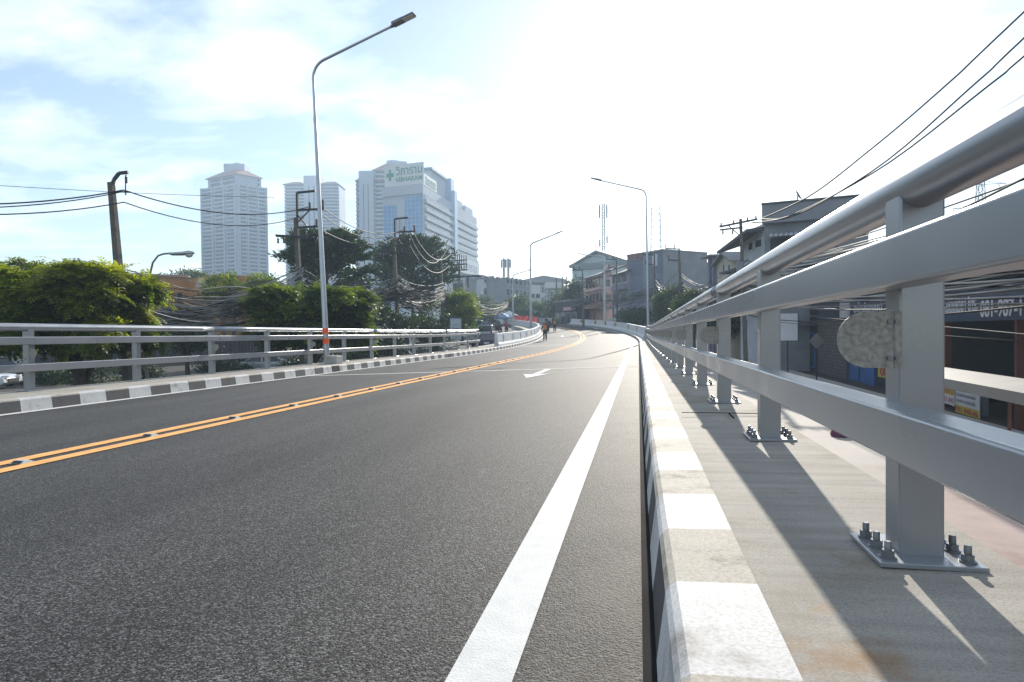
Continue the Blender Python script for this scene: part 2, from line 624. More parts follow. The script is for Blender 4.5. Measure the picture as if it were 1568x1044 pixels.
def tag(o, label=None, cat=None, group=None, kind=None):
    if label:
        o['label'] = label
    if cat:
        o['category'] = cat
    if group:
        o['group'] = group
    if kind:
        o['kind'] = kind
    return o


def thing(name, label, cat, loc=(0, 0, 0), group=None):
    o = bpy.data.objects.new(name, None)
    o.empty_display_size = .2
    COL.objects.link(o)
    o.location = loc
    WM[o.name] = Matrix.Translation(Vector(loc))
    return tag(o, label, cat, group)


def struct(mb, name, mats):
    return tag(mb.build(name, mats), kind='structure')


def place(o, loc, rz=0.0):
    o.location = loc
    o.rotation_euler = (0, 0, rz)
    return o


def dup(o, parent=None):
    c = o.copy()
    COL.objects.link(c)
    if parent is not None:
        c.parent = parent
    for ch in o.children:
        dup(ch, c)
    return c


def clone(o, label, loc, rz=0.0):
    c = dup(o)
    c['label'] = label
    return place(c, loc, rz)


def bevel(o, w, seg=2):
    m = o.modifiers.new('bevel', 'BEVEL')
    m.width = w
    m.segments = seg
    m.limit_method = 'ANGLE'
    m.angle_limit = rad(35)
    return o


def srange(a, b, st):
    n = max(1, int(math.ceil((b - a) / st)))
    return [a + (b - a) * i / n for i in range(n + 1)]


def text(name, body, mat, org, right, up, width, height=None, parent=None, out=.01, thick=.01, bold=0.0):
    """lettering as a mesh: org = lower left corner, fitted to width (and height)"""
    cu = bpy.data.curves.new(name, 'FONT')
    cu.body = body
    cu.extrude = .5
    cu.offset = bold
    cu.resolution_u = 3
    t = bpy.data.objects.new(name, cu)
    COL.objects.link(t)
    dg = bpy.context.evaluated_depsgraph_get()
    me = bpy.data.meshes.new_from_object(t.evaluated_get(dg))
    bpy.data.objects.remove(t)
    n = len(me.vertices)
    if n == 0:
        return None
    co = np.empty(n * 3)
    me.vertices.foreach_get('co', co)
    co = co.reshape(-1, 3)
    mn, mxx = co.min(0), co.max(0)
    k = width / max(1e-6, mxx[0] - mn[0])
    kh = height / max(1e-6, mxx[1] - mn[1]) if height else k
    right, up = Vector(right).normalized(), Vector(up).normalized()
    nn = right.cross(up)
    org = Vector(org)
    x, y, z = (co[:, 0] - mn[0]) * k, (co[:, 1] - mn[1]) * kh, (co[:, 2] * thick)
    W = np.array(org)[None] + x[:, None] * np.array(right)[None] + y[:, None] * np.array(up)[None] + (z + out)[:, None] * np.array(nn)[None]
    if parent is not None and parent.name in WM:
        W = W - np.array(WM[parent.name].translation)[None]
    me.vertices.foreach_set('co', W.ravel())
    me.materials.clear()
    me.materials.append(MT[mat])
    me.update()
    o = bpy.data.objects.new(name, me)
    COL.objects.link(o)
    if parent is not None:
        o.parent = parent
        if parent.name in WM:
            WM[o.name] = WM[parent.name]
    return o


# ------------------------------------------------------------------ ground and roads
def grid_sheet(xs, ys, hf, name, mat, dz=0.0):
    X, Y = np.meshgrid(xs, ys)
    Z = hf(X, Y) + dz
    nx, ny = len(xs), len(ys)
    v = np.stack([X, Y, Z], -1).reshape(-1, 3)
    mb = MB()
    fs = []
    for j in range(ny - 1):
        for i in range(nx - 1):
            a = j * nx + i
            fs.append((a, a + 1, a + nx + 1, a + nx))
    mb.add(v.tolist(), fs, 0, True)
    return struct(mb, name, mat)


xs = np.concatenate([[-3000, -1500, -700, -300, -150, -90], np.arange(-60, 41, 2.5), [60, 90, 150, 300, 700, 1500, 3000]])
ys = np.concatenate([[-400, -150, -60, -20], np.arange(-5, 161, 2.5), [180, 220, 300, 450, 700, 1200, 2500, 4500]])
grid_sheet(xs, ys, lambda X, Y: ground_h(X, Y), 'ground', 'ground')


def on_ground(dz):
    def fn(s, u, h):
        p = RD(s, u)
        return Vector((p.x, p.y, gz(p.x, p.y) + dz + h))
    return fn


MB().sweep([(u, 0) for u in np.linspace(-26, -5.2, 9)], srange(-10, 170, 2.5), closed=False, smooth=True, fn=on_ground(.06)).build('street', 'street')
tag(bpy.data.objects['street'], kind='structure')
mb = MB().sweep([(u, 0) for u in np.linspace(5.5, 16, 6)], srange(-10, 14, 2), closed=False, smooth=True, fn=on_ground(.06))
struct(mb, 'pavement', 'pink_paving')
mb = MB().sweep([(u, 0) for u in np.linspace(5.5, 16, 6)], srange(14, 120, 2.5), closed=False, smooth=True, fn=on_ground(.06))
struct(mb, 'street', 'sun_paled_paving')

near = srange(-11, 32, .5) + srange(32, 180, 2)[1:]
struct(MB().sweep([(UK - .05, 0), (UK / 2, 0), (0, 0), (UR / 2, 0), (UR + .06, 0)], near, closed=False, smooth=True), 'road', 'asphalt')
# deck slab under road and footways
struct(MB().sweep([(UK - 2.22, .16), (UK - 2.22, -.55), (UK - .2, -.8), (UR + .2, -.8), (UR + .88, -.5), (UR + .88, -.04), (UR - .3, -.06), (UK + .3, -.06), (UK + .1, .0)], srange(-11, 110, 1.5)), 'bridge_deck', 'joint')
# footways behind the kerbs
struct(MB().sweep([(UR + .239, .196), (UR + .88, .19), (UR + .885, .183), (UR + .885, -.035), (UR + .239, -.035)], srange(-11, 110, 1)), 'footway', 'deck')
struct(MB().sweep([(UK - .239, .197), (UK - 2.2, .195), (UK - 2.2, .165), (UK - .239, .165)], srange(-11, 110, 1)), 'footway', 'deck')


def kerb(sgn, u0, s_start, s_end, step, phase, name, drains=()):
    prof = [(0, -.03), (.026, .17), (.036, .188), (.052, .2), (.237, .2), (.237, -.03)]
    prof = [(u0 + sgn * a, b) for a, b in prof]
    ss = srange(s_start, s_end, step)
    mb = MB()

    def mif(i, k):
        wht = (i + phase) % 2 == 0
        if any(abs((ss[i] + step / 2) - d) < step / 2 for d in drains) and k < 2:
            return 4
        if k == 0:
            return 0 if wht else 2
        if k == 1:
            return 0 if wht else 3
        return 0 if wht else 1
    mb.sweep(prof, ss, mif=mif)
    return struct(mb, name, ['curb_white', 'curb_stain', 'curb_dark', 'curb_conc', 'drain'])


kerb(1, UR, -9.763, 118, .42, 0, 'kerb')
dr = [s_of(513, UK, .1), s_of(690, UK, .1), s_of(768, UK, .1)]
kerb(-1, UK, -9.94, 130, .5, 1, 'kerb', dr)
# thin shadow line at the kerb foot, drawn as a dark strip
struct(MB().sweep([(UR - .028, .004), (UR + .004, .004)], srange(-8, 60, .5), closed=False), 'gutter_shadow', 'tar')


def stripe(u0, u1, s0, s1, name, mat, h=.006):
    return struct(MB().sweep([(u0, h), (u1, h)], srange(s0, s1, .5), closed=False), name, mat)


stripe(UE - .078, UE + .078, -8, 118, 'edge_line', 'white_line')
stripe(UK + .03, UK + .2, -8, 118, 'edge_line', 'white_line')
stripe(-.235, -.07, -8, 118, 'centre_line', 'orange_line')
stripe(.07, .235, -8, 118, 'centre_line', 'orange_line')
sj = 15.3
stripe(UK + .21, -.24, sj, sj + .28, 'joint_strip', 'joint', .004)
stripe(.24, UE - .09, sj, sj + .28, 'joint_strip', 'joint', .004)
stripe(UE + .09, UR, sj, sj + .28, 'joint_strip', 'joint', .004)
for q in (44.0, 46.2):
    stripe(UK + .2, UR, q, q + .5, 'joint_strip', 'joint', .003)
# tyre mark sweeping from the kerb across the lane
mb = MB()
A = [(UR - .05, 27), (UE - 1.2, 22.5), (UE - 2.4, 18.8), (UE - 3.2, 16.5), (UE - 4.0, 15.2)]
vs = []
for i, (u, s) in enumerate(A):
    w = [.05, .07, .06, .05, .02][i]
    vs += [RD(s - w * 3, u - w, .005), RD(s + w * 3, u + w, .005)]
mb.add(vs, [(2 * i, 2 * i + 1, 2 * i + 3, 2 * i + 2) for i in range(len(A) - 1)])
struct(mb, 'tyre_mark', 'tar')


def arrow(s, u, L):
    """straight arrow pointing towards the oncoming camera end"""
    P = [(-.075, L), (-.075, L * .36), (-.3, L * .42), (0, 0), (.3, L * .42), (.075, L * .36), (.075, L)]
    mb = MB()
    v = [RD(s + b, u + a, .006) for a, b in P]
    mb.add(v, [(0, 1, 5, 6), (2, 3, 1), (1, 3, 5), (5, 3, 4)])
    return struct(mb, 'lane_arrow', 'white_line')


h, s_a = road_hit(806, 579)
arrow(12.2, 2.4, 3.1)
h, s_a = road_hit(918, 511)
arrow(s_a - 1.5, 2.1, 5)
h, s_a = road_hit(860, 515)
arrow(s_a - 1.5, -2.1, 5)

# expansion joint plate across right kerb and footway, and the groove
mb = MB()
mb.box((.56, 4.62, .1995 + .0), (.52, .012, .004), 0)
mb.box((.62, 4.5, .1985), (.012, .24, .004), 0)
struct(mb, 'joint_groove', 'tar')

# ------------------------------------------------------------------ road studs
stud = thing('road_stud', 'road stud', 'road stud', group='road studs between the orange centre lines')
mb = MB()
mb.hexa([(-.055, -.055, 0), (.055, -.055, 0), (.055, .055, 0), (-.055, .055, 0), (-.045, -.02, .02), (.045, -.02, .02), (.045, .02, .02), (-.045, .02, .02)])
mb.build('body', 'lens', stud)
mb = MB()
mb.hexa([(-.04, -.052, .005), (.04, -.052, .005), (.036, -.026, .0195), (-.036, -.026, .0195), (-.04, -.056, .007), (.04, -.056, .007), (.036, -.03, .0215), (-.036, -.03, .0215)])
mb.build('reflector', 'black', stud)
ORD = ['nearest', 'second', 'third', 'fourth', 'fifth', 'sixth', 'seventh', 'eighth', 'ninth', 'tenth', 'eleventh', 'twelfth', 'thirteenth', 'fourteenth']
s0 = 3.90
for i in range(34):
    s = s0 + i * 1.27
    lab = 'silver road stud on the orange double line, ' + ((ORD[i] + ' from the left photo edge') if 0 < i < 14 else 'cut by the left photo edge')
    if i >= 14:
        lab = 'tiny silver road stud far along the double line, past the white arrow'
    p = RD(s, 0, .004)
    if i == 0:
        stud['label'] = lab
        place(stud, p, heading(s))
    else:
        clone(stud, lab, p, heading(s))


# ------------------------------------------------------------------ steel railings
def railing(sgn, u_post, base_h, K, s_from, s_to, first, pitch, label, n_first_detail):
    rt = thing('bridge_railing', label, 'railing', RD(first, u_post, base_h))
    U = lambda a: u_post + sgn * K * a
    HB = lambda z: base_h + K * z
    posts = []
    s = first
    k = 0
    proto = None
    while s < s_to:
        p = RD(s, u_post, base_h)
        th = heading(s)
        if proto is None:
            q = MB()
            q.box((0, 0, .468 * K), (.105 * K, .098 * K, .934 * K))
            post = q.build('post', 'paint_grey')
            bevel(post, .006, 2)
            q = MB()
            q.box((0, 0, .0075 * K), (.24 * K, .235 * K, .013 * K))
            bevel(q.build('base_plate', 'paint_grey', post), .002, 1)
            for sx in (-1, 1):
                for yy in (-.078, 0, .078):
                    q = MB()
                    x = sx * .09
                    c_ = lambda z: (x * K, yy * K, z * K)
                    q.lathe(c_(.0145), [(.0195 * K, 0), (.0195 * K, .004 * K)], 14)
                    q.lathe(c_(.0186), [(.0155 * K, 0), (.0155 * K, .015 * K)], 6, smooth=False)
                    q.lathe(c_(.0337), [(.0088 * K, 0), (.0088 * K, .019 * K), (.0065 * K, .022 * K)], 10)
                    q.build('bolt', 'bolt', post)
            proto = post
            post.parent = rt
            o = post
        else:
            o = proto.copy()
            COL.objects.link(o)
            o.parent = rt
            for ch_ in proto.children:
                if ch_.name.startswith('bolt') and k >= n_first_detail:
                    continue
                if ch_.name.startswith('delineator'):
                    continue
                c = ch_.copy()
                COL.objects.link(c)
                c.parent = o
        o.location = p - Vector(rt.location)
        o.rotation_euler = (0, 0, th)
        posts.append((s, o))
        s += pitch
        k += 1
    dm = None
    for i, (s, o) in enumerate(posts):
        if i % 2:
            continue
        if dm is None:
            q = MB()
            R, n = .0725, 16
            out = [(-sgn * .049, R)] + [(-sgn * (.129 + R * math.sin(PI * j / n)), R * math.cos(PI * j / n)) for j in range(0, n + 1)] + [(-sgn * .049, -R)]
            zc, yf = .565, -.051
            fr = [(x * K, (yf - .0032) * K, (zc + z) * K) for x, z in out]
            bk = [(x * K, (yf - .0002) * K, (zc + z) * K) for x, z in out]
            m_ = len(out)
            q.add(fr + bk, [tuple(range(m_)), tuple(range(2 * m_ - 1, m_ - 1, -1))] + [(i_, (i_ + 1) % m_, (i_ + 1) % m_ + m_, i_ + m_) for i_ in range(m_)])
            q.box((-sgn * .0542 * K, -.012 * K, zc * K), (.003 * K, .078 * K, 2 * R * K))
            q.bar((-sgn * .066 * K, (yf - .004) * K, (zc - R) * K), (-sgn * .066 * K, (yf - .004) * K, (zc + R) * K), .0025, .002, 1)
            for zz in (-.048, .046):
                q.box((-sgn * .077 * K, (yf - .006) * K, (zc + zz) * K), (.012 * K, .007 * K, .01 * K), 1)
                q.box((-sgn * .062 * K, (yf - .006) * K, (zc + zz) * K), (.008 * K, .007 * K, .008 * K), 1)
            dm = q.build('delineator_plate', ['galv', 'bolt'], o)
        else:
            c = dm.copy()
            COL.objects.link(c)
            c.parent = o
    first_j = first + pitch * 2.03
    jn = [s_from]
    while first_j < s_to - 1:
        if first_j > s_from + 1:
            jn.append(first_j)
        first_j += pitch * 4
    jn.append(s_to)

    def rr(zc, w, h, r=.01):
        a = []
        for cx, cy, a0 in ((w / 2 - r, h / 2 - r, 0), (-w / 2 + r, h / 2 - r, 90), (-w / 2 + r, -h / 2 + r, 180), (w / 2 - r, -h / 2 + r, 270)):
            for t in (0, 22, 45, 68, 90):
                a.append((U(-.091 + cx + r * math.cos(rad(a0 + t))), HB(zc + cy + r * math.sin(rad(a0 + t)))))
        return a
    for a, b in zip(jn[:-1], jn[1:]):
        ss = srange(a + .003, b - .003, .5)
        MB().sweep([(U(.0585 * math.cos(2 * PI * t / 32)), HB(.957 + .0585 * math.sin(2 * PI * t / 32))) for t in range(32)], ss, smooth=True).build('top_rail', 'paint_grey', rt)
        for nm, zc in (('middle_rail', .752), ('lower_rail', .349)):
            MB().sweep(rr(zc, .092, .116), ss).build(nm, 'paint_grey', rt)
    return rt


S_R_END = 46.5
S_L_END = s_of(757, UK - .6, 1.2)
railing(1, .705 - XC, .1925, 1.0, -6, S_R_END, 1.81, 1.86, 'grey steel railing along the footway nearest the camera, bolted posts casting long shadows', 8)
UPL = UK - 1.75
railing(-1, UPL, .2, 1.18, -8, S_L_END, s_of(45, UPL, .2) - 2.43 * 4, 2.43, 'grey steel railing across the road, in front of the trees', 0)


# ------------------------------------------------------------------ concrete barriers
def barrier(sgn, u0, s0, s1, label, panels, notches=None):
    t = thing('concrete_barrier', label, 'barrier', RD(s0, u0, .2))
    pr = [(0, .15), (.02, .32), (.1, .46), (.14, 1.06), (.16, 1.08), (.3, 1.08), (.32, 1.06), (.36, .15)]
    pr = [(u0 + sgn * a, b) for a, b in pr]
    MB().sweep(pr, srange(s0, s1, 1.0)).build('wall', 'barrier', t)
    for s, w in panels:
        n = 5
        q = MB()
        for i in range(n):
            q.sweep([(u0 + sgn * .094, .5), (u0 + sgn * .127, 1.0), (u0 + sgn * .15, 1.0), (u0 + sgn * .13, .5)], [s + w * i / n, s + w * (i + .96) / n], mi=i % 2)
        q.build('hazard_panel', ['yellow', 'black'], t)
    for s in notches or []:
        q = MB()
        q.sweep([(u0 + sgn * .06, .52), (u0 + sgn * .095, .98), (u0 + sgn * .15, .98), (u0 + sgn * .13, .52)], [s, s + .14])
        q.build('rib', 'barrier', t)
    return t


hp = [(s_of(px, UR + .4, .8), w) for px, w in ((975, .9), (963, 1.3), (944, 1.5), (929, 1.7), (914, 1.9), (893, 2.2))]
barrier(1, UR + .3, S_R_END + .1, 140, 'white concrete barrier with yellow and black panels round the outside of the bend', hp)
barrier(-1, UK - .3, S_L_END + .1, 140, 'plain white concrete barrier with upright ribs round the inside of the bend', [], [S_L_END + 2 + 3.6 * i for i in range(9)])
#@@PART2
# ------------------------------------------------------------------ street lamps
def street_lamp(base, top_z, arm_dir, arm_len, arm_rise, label, bands=False, r0=.085, lean=(0, 0), group='tall street lamps along the bridge'):
    base = Vector(base)
    t = thing('street_lamp', label, 'street lamp', base, group)
    d = Vector((arm_dir[0], arm_dir[1], 0)).normalized()
    L = Vector((lean[0], lean[1], 0))
    H = top_z - base.z
    ax = lambda z: base + L * (z / H) + Vector((0, 0, z))
    q = MB()
    q.tube([ax(.0), ax(H * .45), ax(H * .455), ax(H * .82)], [r0, r0 * .72, r0 * .69, r0 * .5], 14)
    q.tube([ax(H * .80), ax(H * .815)], [r0 * .62, r0 * .62], 14)
    q.build('pole', 'pole_steel', t)
    path = [ax(H * .80)]
    bz = H - .55
    path.append(ax(bz))
    for k in range(1, 8):
        a = rad(11 * k)
        path.append(ax(bz) + d * (.55 * (1 - math.cos(a))) + Vector((0, 0, .55 * math.sin(a))))
    end = path[-1]
    sl = Vector((d.x * arm_len, d.y * arm_len, arm_rise))
    path.append(end + sl * .5)
    path.append(end + sl)
    MB().tube(path, [r0 * .46] * 9 + [r0 * .4, r0 * .38], 10).build('arm', 'pole_steel', t)
    sd = sl.normalized()
    sidev = sd.cross(Vector((0, 0, 1))).normalized()
    upv = sidev.cross(sd)
    e = end + sl
    k = min(1.1, r0 / .085) * .88
    m3 = Matrix((sd, sidev, upv)).transposed()
    q = MB()
    q.box(e + sd * .16 * k + upv * .03, (.42 * k, .24 * k, .11 * k), 0, 0, m3)
    q.box(e + sd * .52 * k + upv * .035, (.5 * k, .27 * k, .06 * k), 0, 0, m3)
    q.tube([e - sd * .12, e + sd * .12], .055 * k, 8)
    hd = q.build('lamp_head', 'lamp_grey', t)
    bevel(hd, .02)
    MB().box(e + sd * .52 * k + upv * -.004 * k, (.42 * k, .22 * k, .02), 0, 0, m3).build('lens', 'lens', hd)
    q = MB().box(base + Vector((0, 0, .012)), (.4, .4, .024))
    q.build('base_plate', 'pole_steel', t)
    if bands:
        for z0, z1 in ((.98, 1.17), (.66, .84)):
            MB().tube([ax(z0), ax(z1)], r0 * 1.02, 14).build('reflective_band', 'orange_band', t)
    return t


def top_z(px, py, p):
    d = (Vector(p) - EYE).dot(FWD)
    return pt(px, py, d).z


b = RD(s_of(499, UK - 1.2, .2), UK - 1.2, .2)
lx = pt(481, 105, (b - EYE).dot(FWD))
street_lamp(b, top_z(481, 96, b), (1, -.15), 2.62, .66, 'tall grey street lamp with two orange bands, rising from the left footway', True, .1, (lx.x - b.x, 0))
b = RD(47.5, UR + .75, .2)
street_lamp(b, top_z(990, 290, b), (-1, -.1), 2.9, .75, 'tall grey street lamp where the near railing meets the concrete barrier', r0=.11, lean=(-.1, 0))
b = RD(72, UK - .35, .2)
b = Vector((pt(813, 490, 72).x, pt(813, 490, 72).y, .3))
street_lamp(b, top_z(811, 372, b), (1, -.3), 2.9, .8, 'slim street lamp behind the inner barrier, left of the walking workers', r0=.17)
b = pt(926, 490, 88)
street_lamp(Vector((b.x, b.y, 1.4)), top_z(922, 393, b), (-1, .1), 2.8, .5, 'slim street lamp in front of the pink shophouse', r0=.17)
b = pt(786, 495, 97)
street_lamp(Vector((b.x, b.y, .8)), top_z(783, 420, b), (1, -.2), 2.2, .5, 'most distant slim street lamp, beyond the motorcyclists', r0=.17)
# concrete footing beside the first lamp
p = RD(s_of(511, UK - .9, .2), UK - .9, .2)
q = MB().box(p + Vector((0, 0, .13)), (.42, .42, .26))
o = q.build('concrete_footing', 'joint')
bevel(o, .03)
tag(o, 'squat concrete footing block at the foot of the banded lamp', 'footing')

# old cobra-head lamp among the trees
b = pt(222, 440, 27)
t = thing('street_lamp', 'old cobra head lamp poking out of the feathery tree top', 'street lamp', (b.x, b.y, -2.6))
P = [Vector((b.x, b.y, -2.6)), Vector((b.x, b.y, pt(219, 450, 27).z)), pt(234, 402, 27), pt(242, 391.5, 27), pt(250, 388.6, 27), pt(263, 387.5, 27)]
MB().tube(P, [.06, .05, .04, .04, .04, .04], 10).build('pole', 'lamp_grey', t)
a, c = pt(259, 388.5, 27), pt(298, 387.5, 27)
ax_ = (c - a).normalized()
q = MB()
sd = ax_.cross(Vector((0, 0, 1))).normalized()
vs, fs = [], []
for f_, w, hu, hd_ in ((0, .04, .03, .03), (.12, .09, .06, .08), (.5, .14, .08, .09), (.8, .17, .12, .06), (.95, .1, .08, .04), (1.0, .02, .02, .01)):
    c_ = a + (c - a) * f_
    for k in range(10):
        w_ = 2 * PI * k / 10
        sz = math.sin(w_)
        vs.append(c_ + sd * (w * math.cos(w_)) + Vector((0, 0, (hu if sz > 0 else hd_) * sz)))
for i in range(5):
    for k in range(10):
        fs.append((i * 10 + k, i * 10 + (k + 1) % 10, i * 10 + 10 + (k + 1) % 10, i * 10 + 10 + k))
q.add(vs, fs, 0, True)
hd = q.build('lamp_head', 'pole_steel', t)
MB().sphere(a + (c - a) * .78 + Vector((0, 0, -.05)), .16, 12, 0, (1.1, .8, .85)).build('lens', 'lens', hd)


# ------------------------------------------------------------------ utility poles
def bldg_axis(rz):
    return Vector((math.cos(rz), math.sin(rz), 0))


def utility_pole(px, py_top, d, base_z, label, w=.26, lean=0.0, kind='frame', sgn=1):
    top = pt(px, py_top, d)
    base = Vector((top.x + lean, top.y, base_z))
    t = thing('utility_pole', label, 'utility pole', base, 'concrete utility poles beside the bridge')
    q = MB()
    h = w / 2
    up = top - base
    for_ = [base + Vector((a * h, b_ * h, 0)) for a, b_ in ((-1, -1), (1, -1), (1, 1), (-1, 1))] + \
           [top + Vector((a * h * .62, b_ * h * .62, 0)) for a, b_ in ((-1, -1), (1, -1), (1, 1), (-1, 1))]
    q.hexa(for_)
    bevel(q.build('pole', 'pole_conc', t), .02)
    X = Vector((math.cos(YAW), math.sin(YAW), 0)) * sgn

    def ins(par, p, n=4, s=1.0, hang=False):
        prof = [(.03, 0)]
        for i in range(n):
            prof += [(.085 * s, .04 + .1 * i), (.05 * s, .09 + .1 * i)]
        prof.append((.03, .05 + .1 * n))
        z0 = -(.05 + .1 * n) if hang else 0
        MB().lathe((p.x, p.y, p.z + z0), prof, 8).build('insulator', 'insul', par)
    if kind == 'hook':
        a = top + Vector((0, 0, -.15))
        q = MB()
        P = [a + X * .05, a + X * .12 + Vector((0, 0, .25)), a + X * .34 + Vector((0, 0, .52)), a + X * .72 + Vector((0, 0, .56))]
        for i in range(3):
            q.bar(P[i], P[i + 1], .1, .12)
        br = q.build('bracket', 'pole_iron', t)
        ins(br, P[3] + Vector((-.1 * sgn, 0, -.1)), 3, .7, True)
        q = MB()
        p0 = P[3] - X * .12
        q.tube([p0 + Vector((0, 0, -.2)), p0 + Vector((.0, 0, -.95))], .025, 6)
        q.bar(a + Vector((0, 0, -.25)), a + X * .8 + Vector((0, 0, -.25)), .05)
        q.build('crossarm', 'pole_iron', br)
    elif kind == 'frame':
        q = MB()
        a = top + X * .1 + Vector((0, 0, -.5))
        q.bar(a, a + Vector((0, 0, 2.0)), .12)
        q.bar(a + Vector((0, 0, 2.0)), a + X * 1.1 + Vector((0, 0, 2.1)), .12)
        for z, l in ((.95, 1.65), (-.1, 1.25)):
            q.bar(a + Vector((0, 0, z)), a + X * l + Vector((0, 0, z + .05)), .12)
        q.bar(a + Vector((0, 0, .2)), a + X * .75 + Vector((0, 0, .95)), .07)
        q.bar(a + Vector((0, 0, .7)), a + X * .6 + Vector((0, 0, -.1)), .07)
        br = q.build('bracket', 'pole_iron', t)
        ins(br, a + X * .75 + Vector((0, 0, 1.0)))
        ins(br, a + X * 1.55 + Vector((0, 0, 1.05)), 5)
        ins(br, a + X * 1.15 + Vector((0, 0, -.02)))
        q = MB()
        c = top + Vector((0, 0, -1.2))
        q.bar(c - X * 1.2 + Vector((0, 0, .1)), c + X * 1.3 - Vector((0, 0, .05)), .11)
        q.bar(c - X * 1.1 + Vector((0, -.25, .1)), c + X * 1.2 + Vector((0, -.25, -.05)), .11)
        ca = q.build('crossarm', 'pole_iron', t)
        for k in (-1.1, -.75, .6, 1.2):
            ins(ca, c + X * k + Vector((0, 0, 0)), 3, .9, k != .6)
    elif kind == 'arms':
        q = MB()
        a = top + Vector((0, 0, -.25))
        q.bar(a - X * 1.5 - Vector((0, 0, .3)), a + X * 1.2 + Vector((0, 0, .22)), .13)
        q.bar(a - X * 1.5 - Vector((0, .2, .55)), a + X * .1 - Vector((0, .2, .4)), .11)
        q.bar(a - X * .9 + Vector((0, 0, -.2)), a + Vector((0, 0, -1)), .06)
        ca = q.build('crossarm', 'pole_iron', t)
        for k in (-1.4, -.5, .5, 1.1):
            ins(ca, a + X * k + Vector((0, 0, .02 + .19 * k)), 2, .8)
        for k in (-1.3, -.6):
            ins(ca, a + X * k + Vector((0, -.2, -.55)), 3, .8, True)
        b2 = a + Vector((0, 0, -3.2))
        MB().box(b2 + X * -.1 + Vector((0, -.25, 0)), (.45, .3, .7)).build('junction_box', 'wall_grey', t)
    elif kind == 'angle':
        q = MB()
        a = top + Vector((0, 0, .0))
        for z, l in ((.6, 1.4), (-.6, 1.1)):
            q.bar(a + Vector((0, 0, z)), a + X * l + Vector((0, 0, z + .08)), .11)
            q.bar(a + X * l + Vector((0, 0, z)), a + X * l + Vector((0, 0, z + .55)), .1)
        q.bar(a + Vector((0, 0, -.6)), a + Vector((0, 0, .7)), .12)
        q.bar(a + X * .5 + Vector((0, 0, .6)), a + X * .5 + Vector((0, 0, 1.1)), .1)
        q.build('crossarm', 'pole_iron', t)
    elif kind == 'transformer':
        q = MB()
        a = top
        for z in (.3, -.2, -.9):
            q.bar(a + Vector((-.9, 0, z)), a + Vector((1.0, 0, z + .1)), .12)
        for k in range(6):
            q.bar(a + Vector((-.6 + .3 * k, 0, -.9)), a + Vector((-.5 + .27 * k, .1, 1.0)), .08)
        q.build('crossarm', 'pole_iron', t)
        q = MB()
        q.box(a + Vector((.1, -.4, -3.2)), (1.3, .9, 1.5))
        for k in range(7):
            q.box(a + Vector((-.45 + .18 * k, -.9, -3.2)), (.05, .14, 1.2))
        for k in (-.3, .1, .5):
            q.lathe(a + Vector((k, -.4, -2.45)), [(.09, 0), (.05, .2), (.08, .25), (.03, .5)], 8)
        q.build('transformer', 'wall_grey', t)
        q = MB()
        q.bar(a + Vector((-2.6, -.4, -1.75)), a + Vector((2.8, -.4, -1.65)), .16)
        q.bar(a + Vector((-2.0, -.4, -4.1)), a + Vector((1.6, -.4, -4.1)), .16)
        q.bar(a + Vector((-1.8, -.3, -1.8)), a + Vector((-.4, -.3, -4.0)), .1)
        q.build('platform', 'pole_iron', t)
        q = MB().hexa([Vector((base.x + 1.0 + a_ * .12, base.y + b_ * .12, base.z)) for a_, b_ in ((-1, -1), (1, -1), (1, 1), (-1, 1))] +
                      [Vector((base.x + 1.0 + a_ * .09, base.y + b_ * .09, top.z - 1.7)) for a_, b_ in ((-1, -1), (1, -1), (1, 1), (-1, 1))])
        q.build('pole', 'pole_conc', t)
    return t, top


U1, t1 = utility_pole(170, 279, 26, -2.65, 'leaning concrete utility pole with a bent hook bracket behind the feathery tree', .34, .75, 'hook')
U2, t2 = utility_pole(453, 333, 38, -2.3, 'concrete utility pole with insulator frames just left of the banded lamp', .34, .4)
U3, t3 = utility_pole(603, 364, 50, -1.6, 'utility pole with insulator frames left of the hospital glass front', .34, .35)
U4, t4 = utility_pole(675, 398, 64, -.8, 'utility pole with angle arms right of the broad dark tree', .34, .2, 'angle')
U5, t5 = utility_pole(703, 403, 76, -.2, 'twin pole stand carrying a grey transformer on a platform', .36, .1, 'transformer')
U6, t6 = utility_pole(357, 440, 44, -2.2, 'dim bare utility pole standing in the shade behind the railing', .3, .0, 'none')
R1, r1 = utility_pole(1134, 335, 45, -2.5, 'leaning utility pole with two crossarms beside the grey house', .3, .35, 'arms')
R2, r2 = utility_pole(1040, 390, 66, -2.0, 'utility pole with angle arms right of the tall blue grey block', .36, .3, 'angle', -1)
R3, r3 = utility_pole(1002, 398, 78, -1.2, 'slim utility pole in front of the blue grey block', .3, .1, 'angle', -1)
R4, r4 = utility_pole(944, 404, 88, -.5, 'slim utility pole between the pink and lilac shophouses', .3, .1, 'angle', -1)
R5, r5 = utility_pole(892, 419, 98, .3, 'utility pole left of the pink shophouse, by the dark tree', .36, .1, 'angle', -1)
for px, py, d, l in ((852, 425, 150, 'leftmost of three distant poles before the white shed'), (861, 424, 155, 'middle of three distant poles before the white shed'), (867, 423, 160, 'rightmost of three distant poles before the white shed')):
    utility_pole(px, py, d, 3.4, l, .5, 0, 'none')


# ------------------------------------------------------------------ cables
def cat_path(a, b, sag, n=14):
    a, b = Vector(a), Vector(b)
    return [a.lerp(b, i / n) - Vector((0, 0, sag * 4 * (i / n) * (1 - i / n))) for i in range(n + 1)]


def cable(a, b, sag, r, label, group, mat='cable', n=16):
    o = MB().tube(cat_path(a, b, sag, n), r, 5).build('overhead_cable', mat)
    return tag(o, label, 'cable', group)


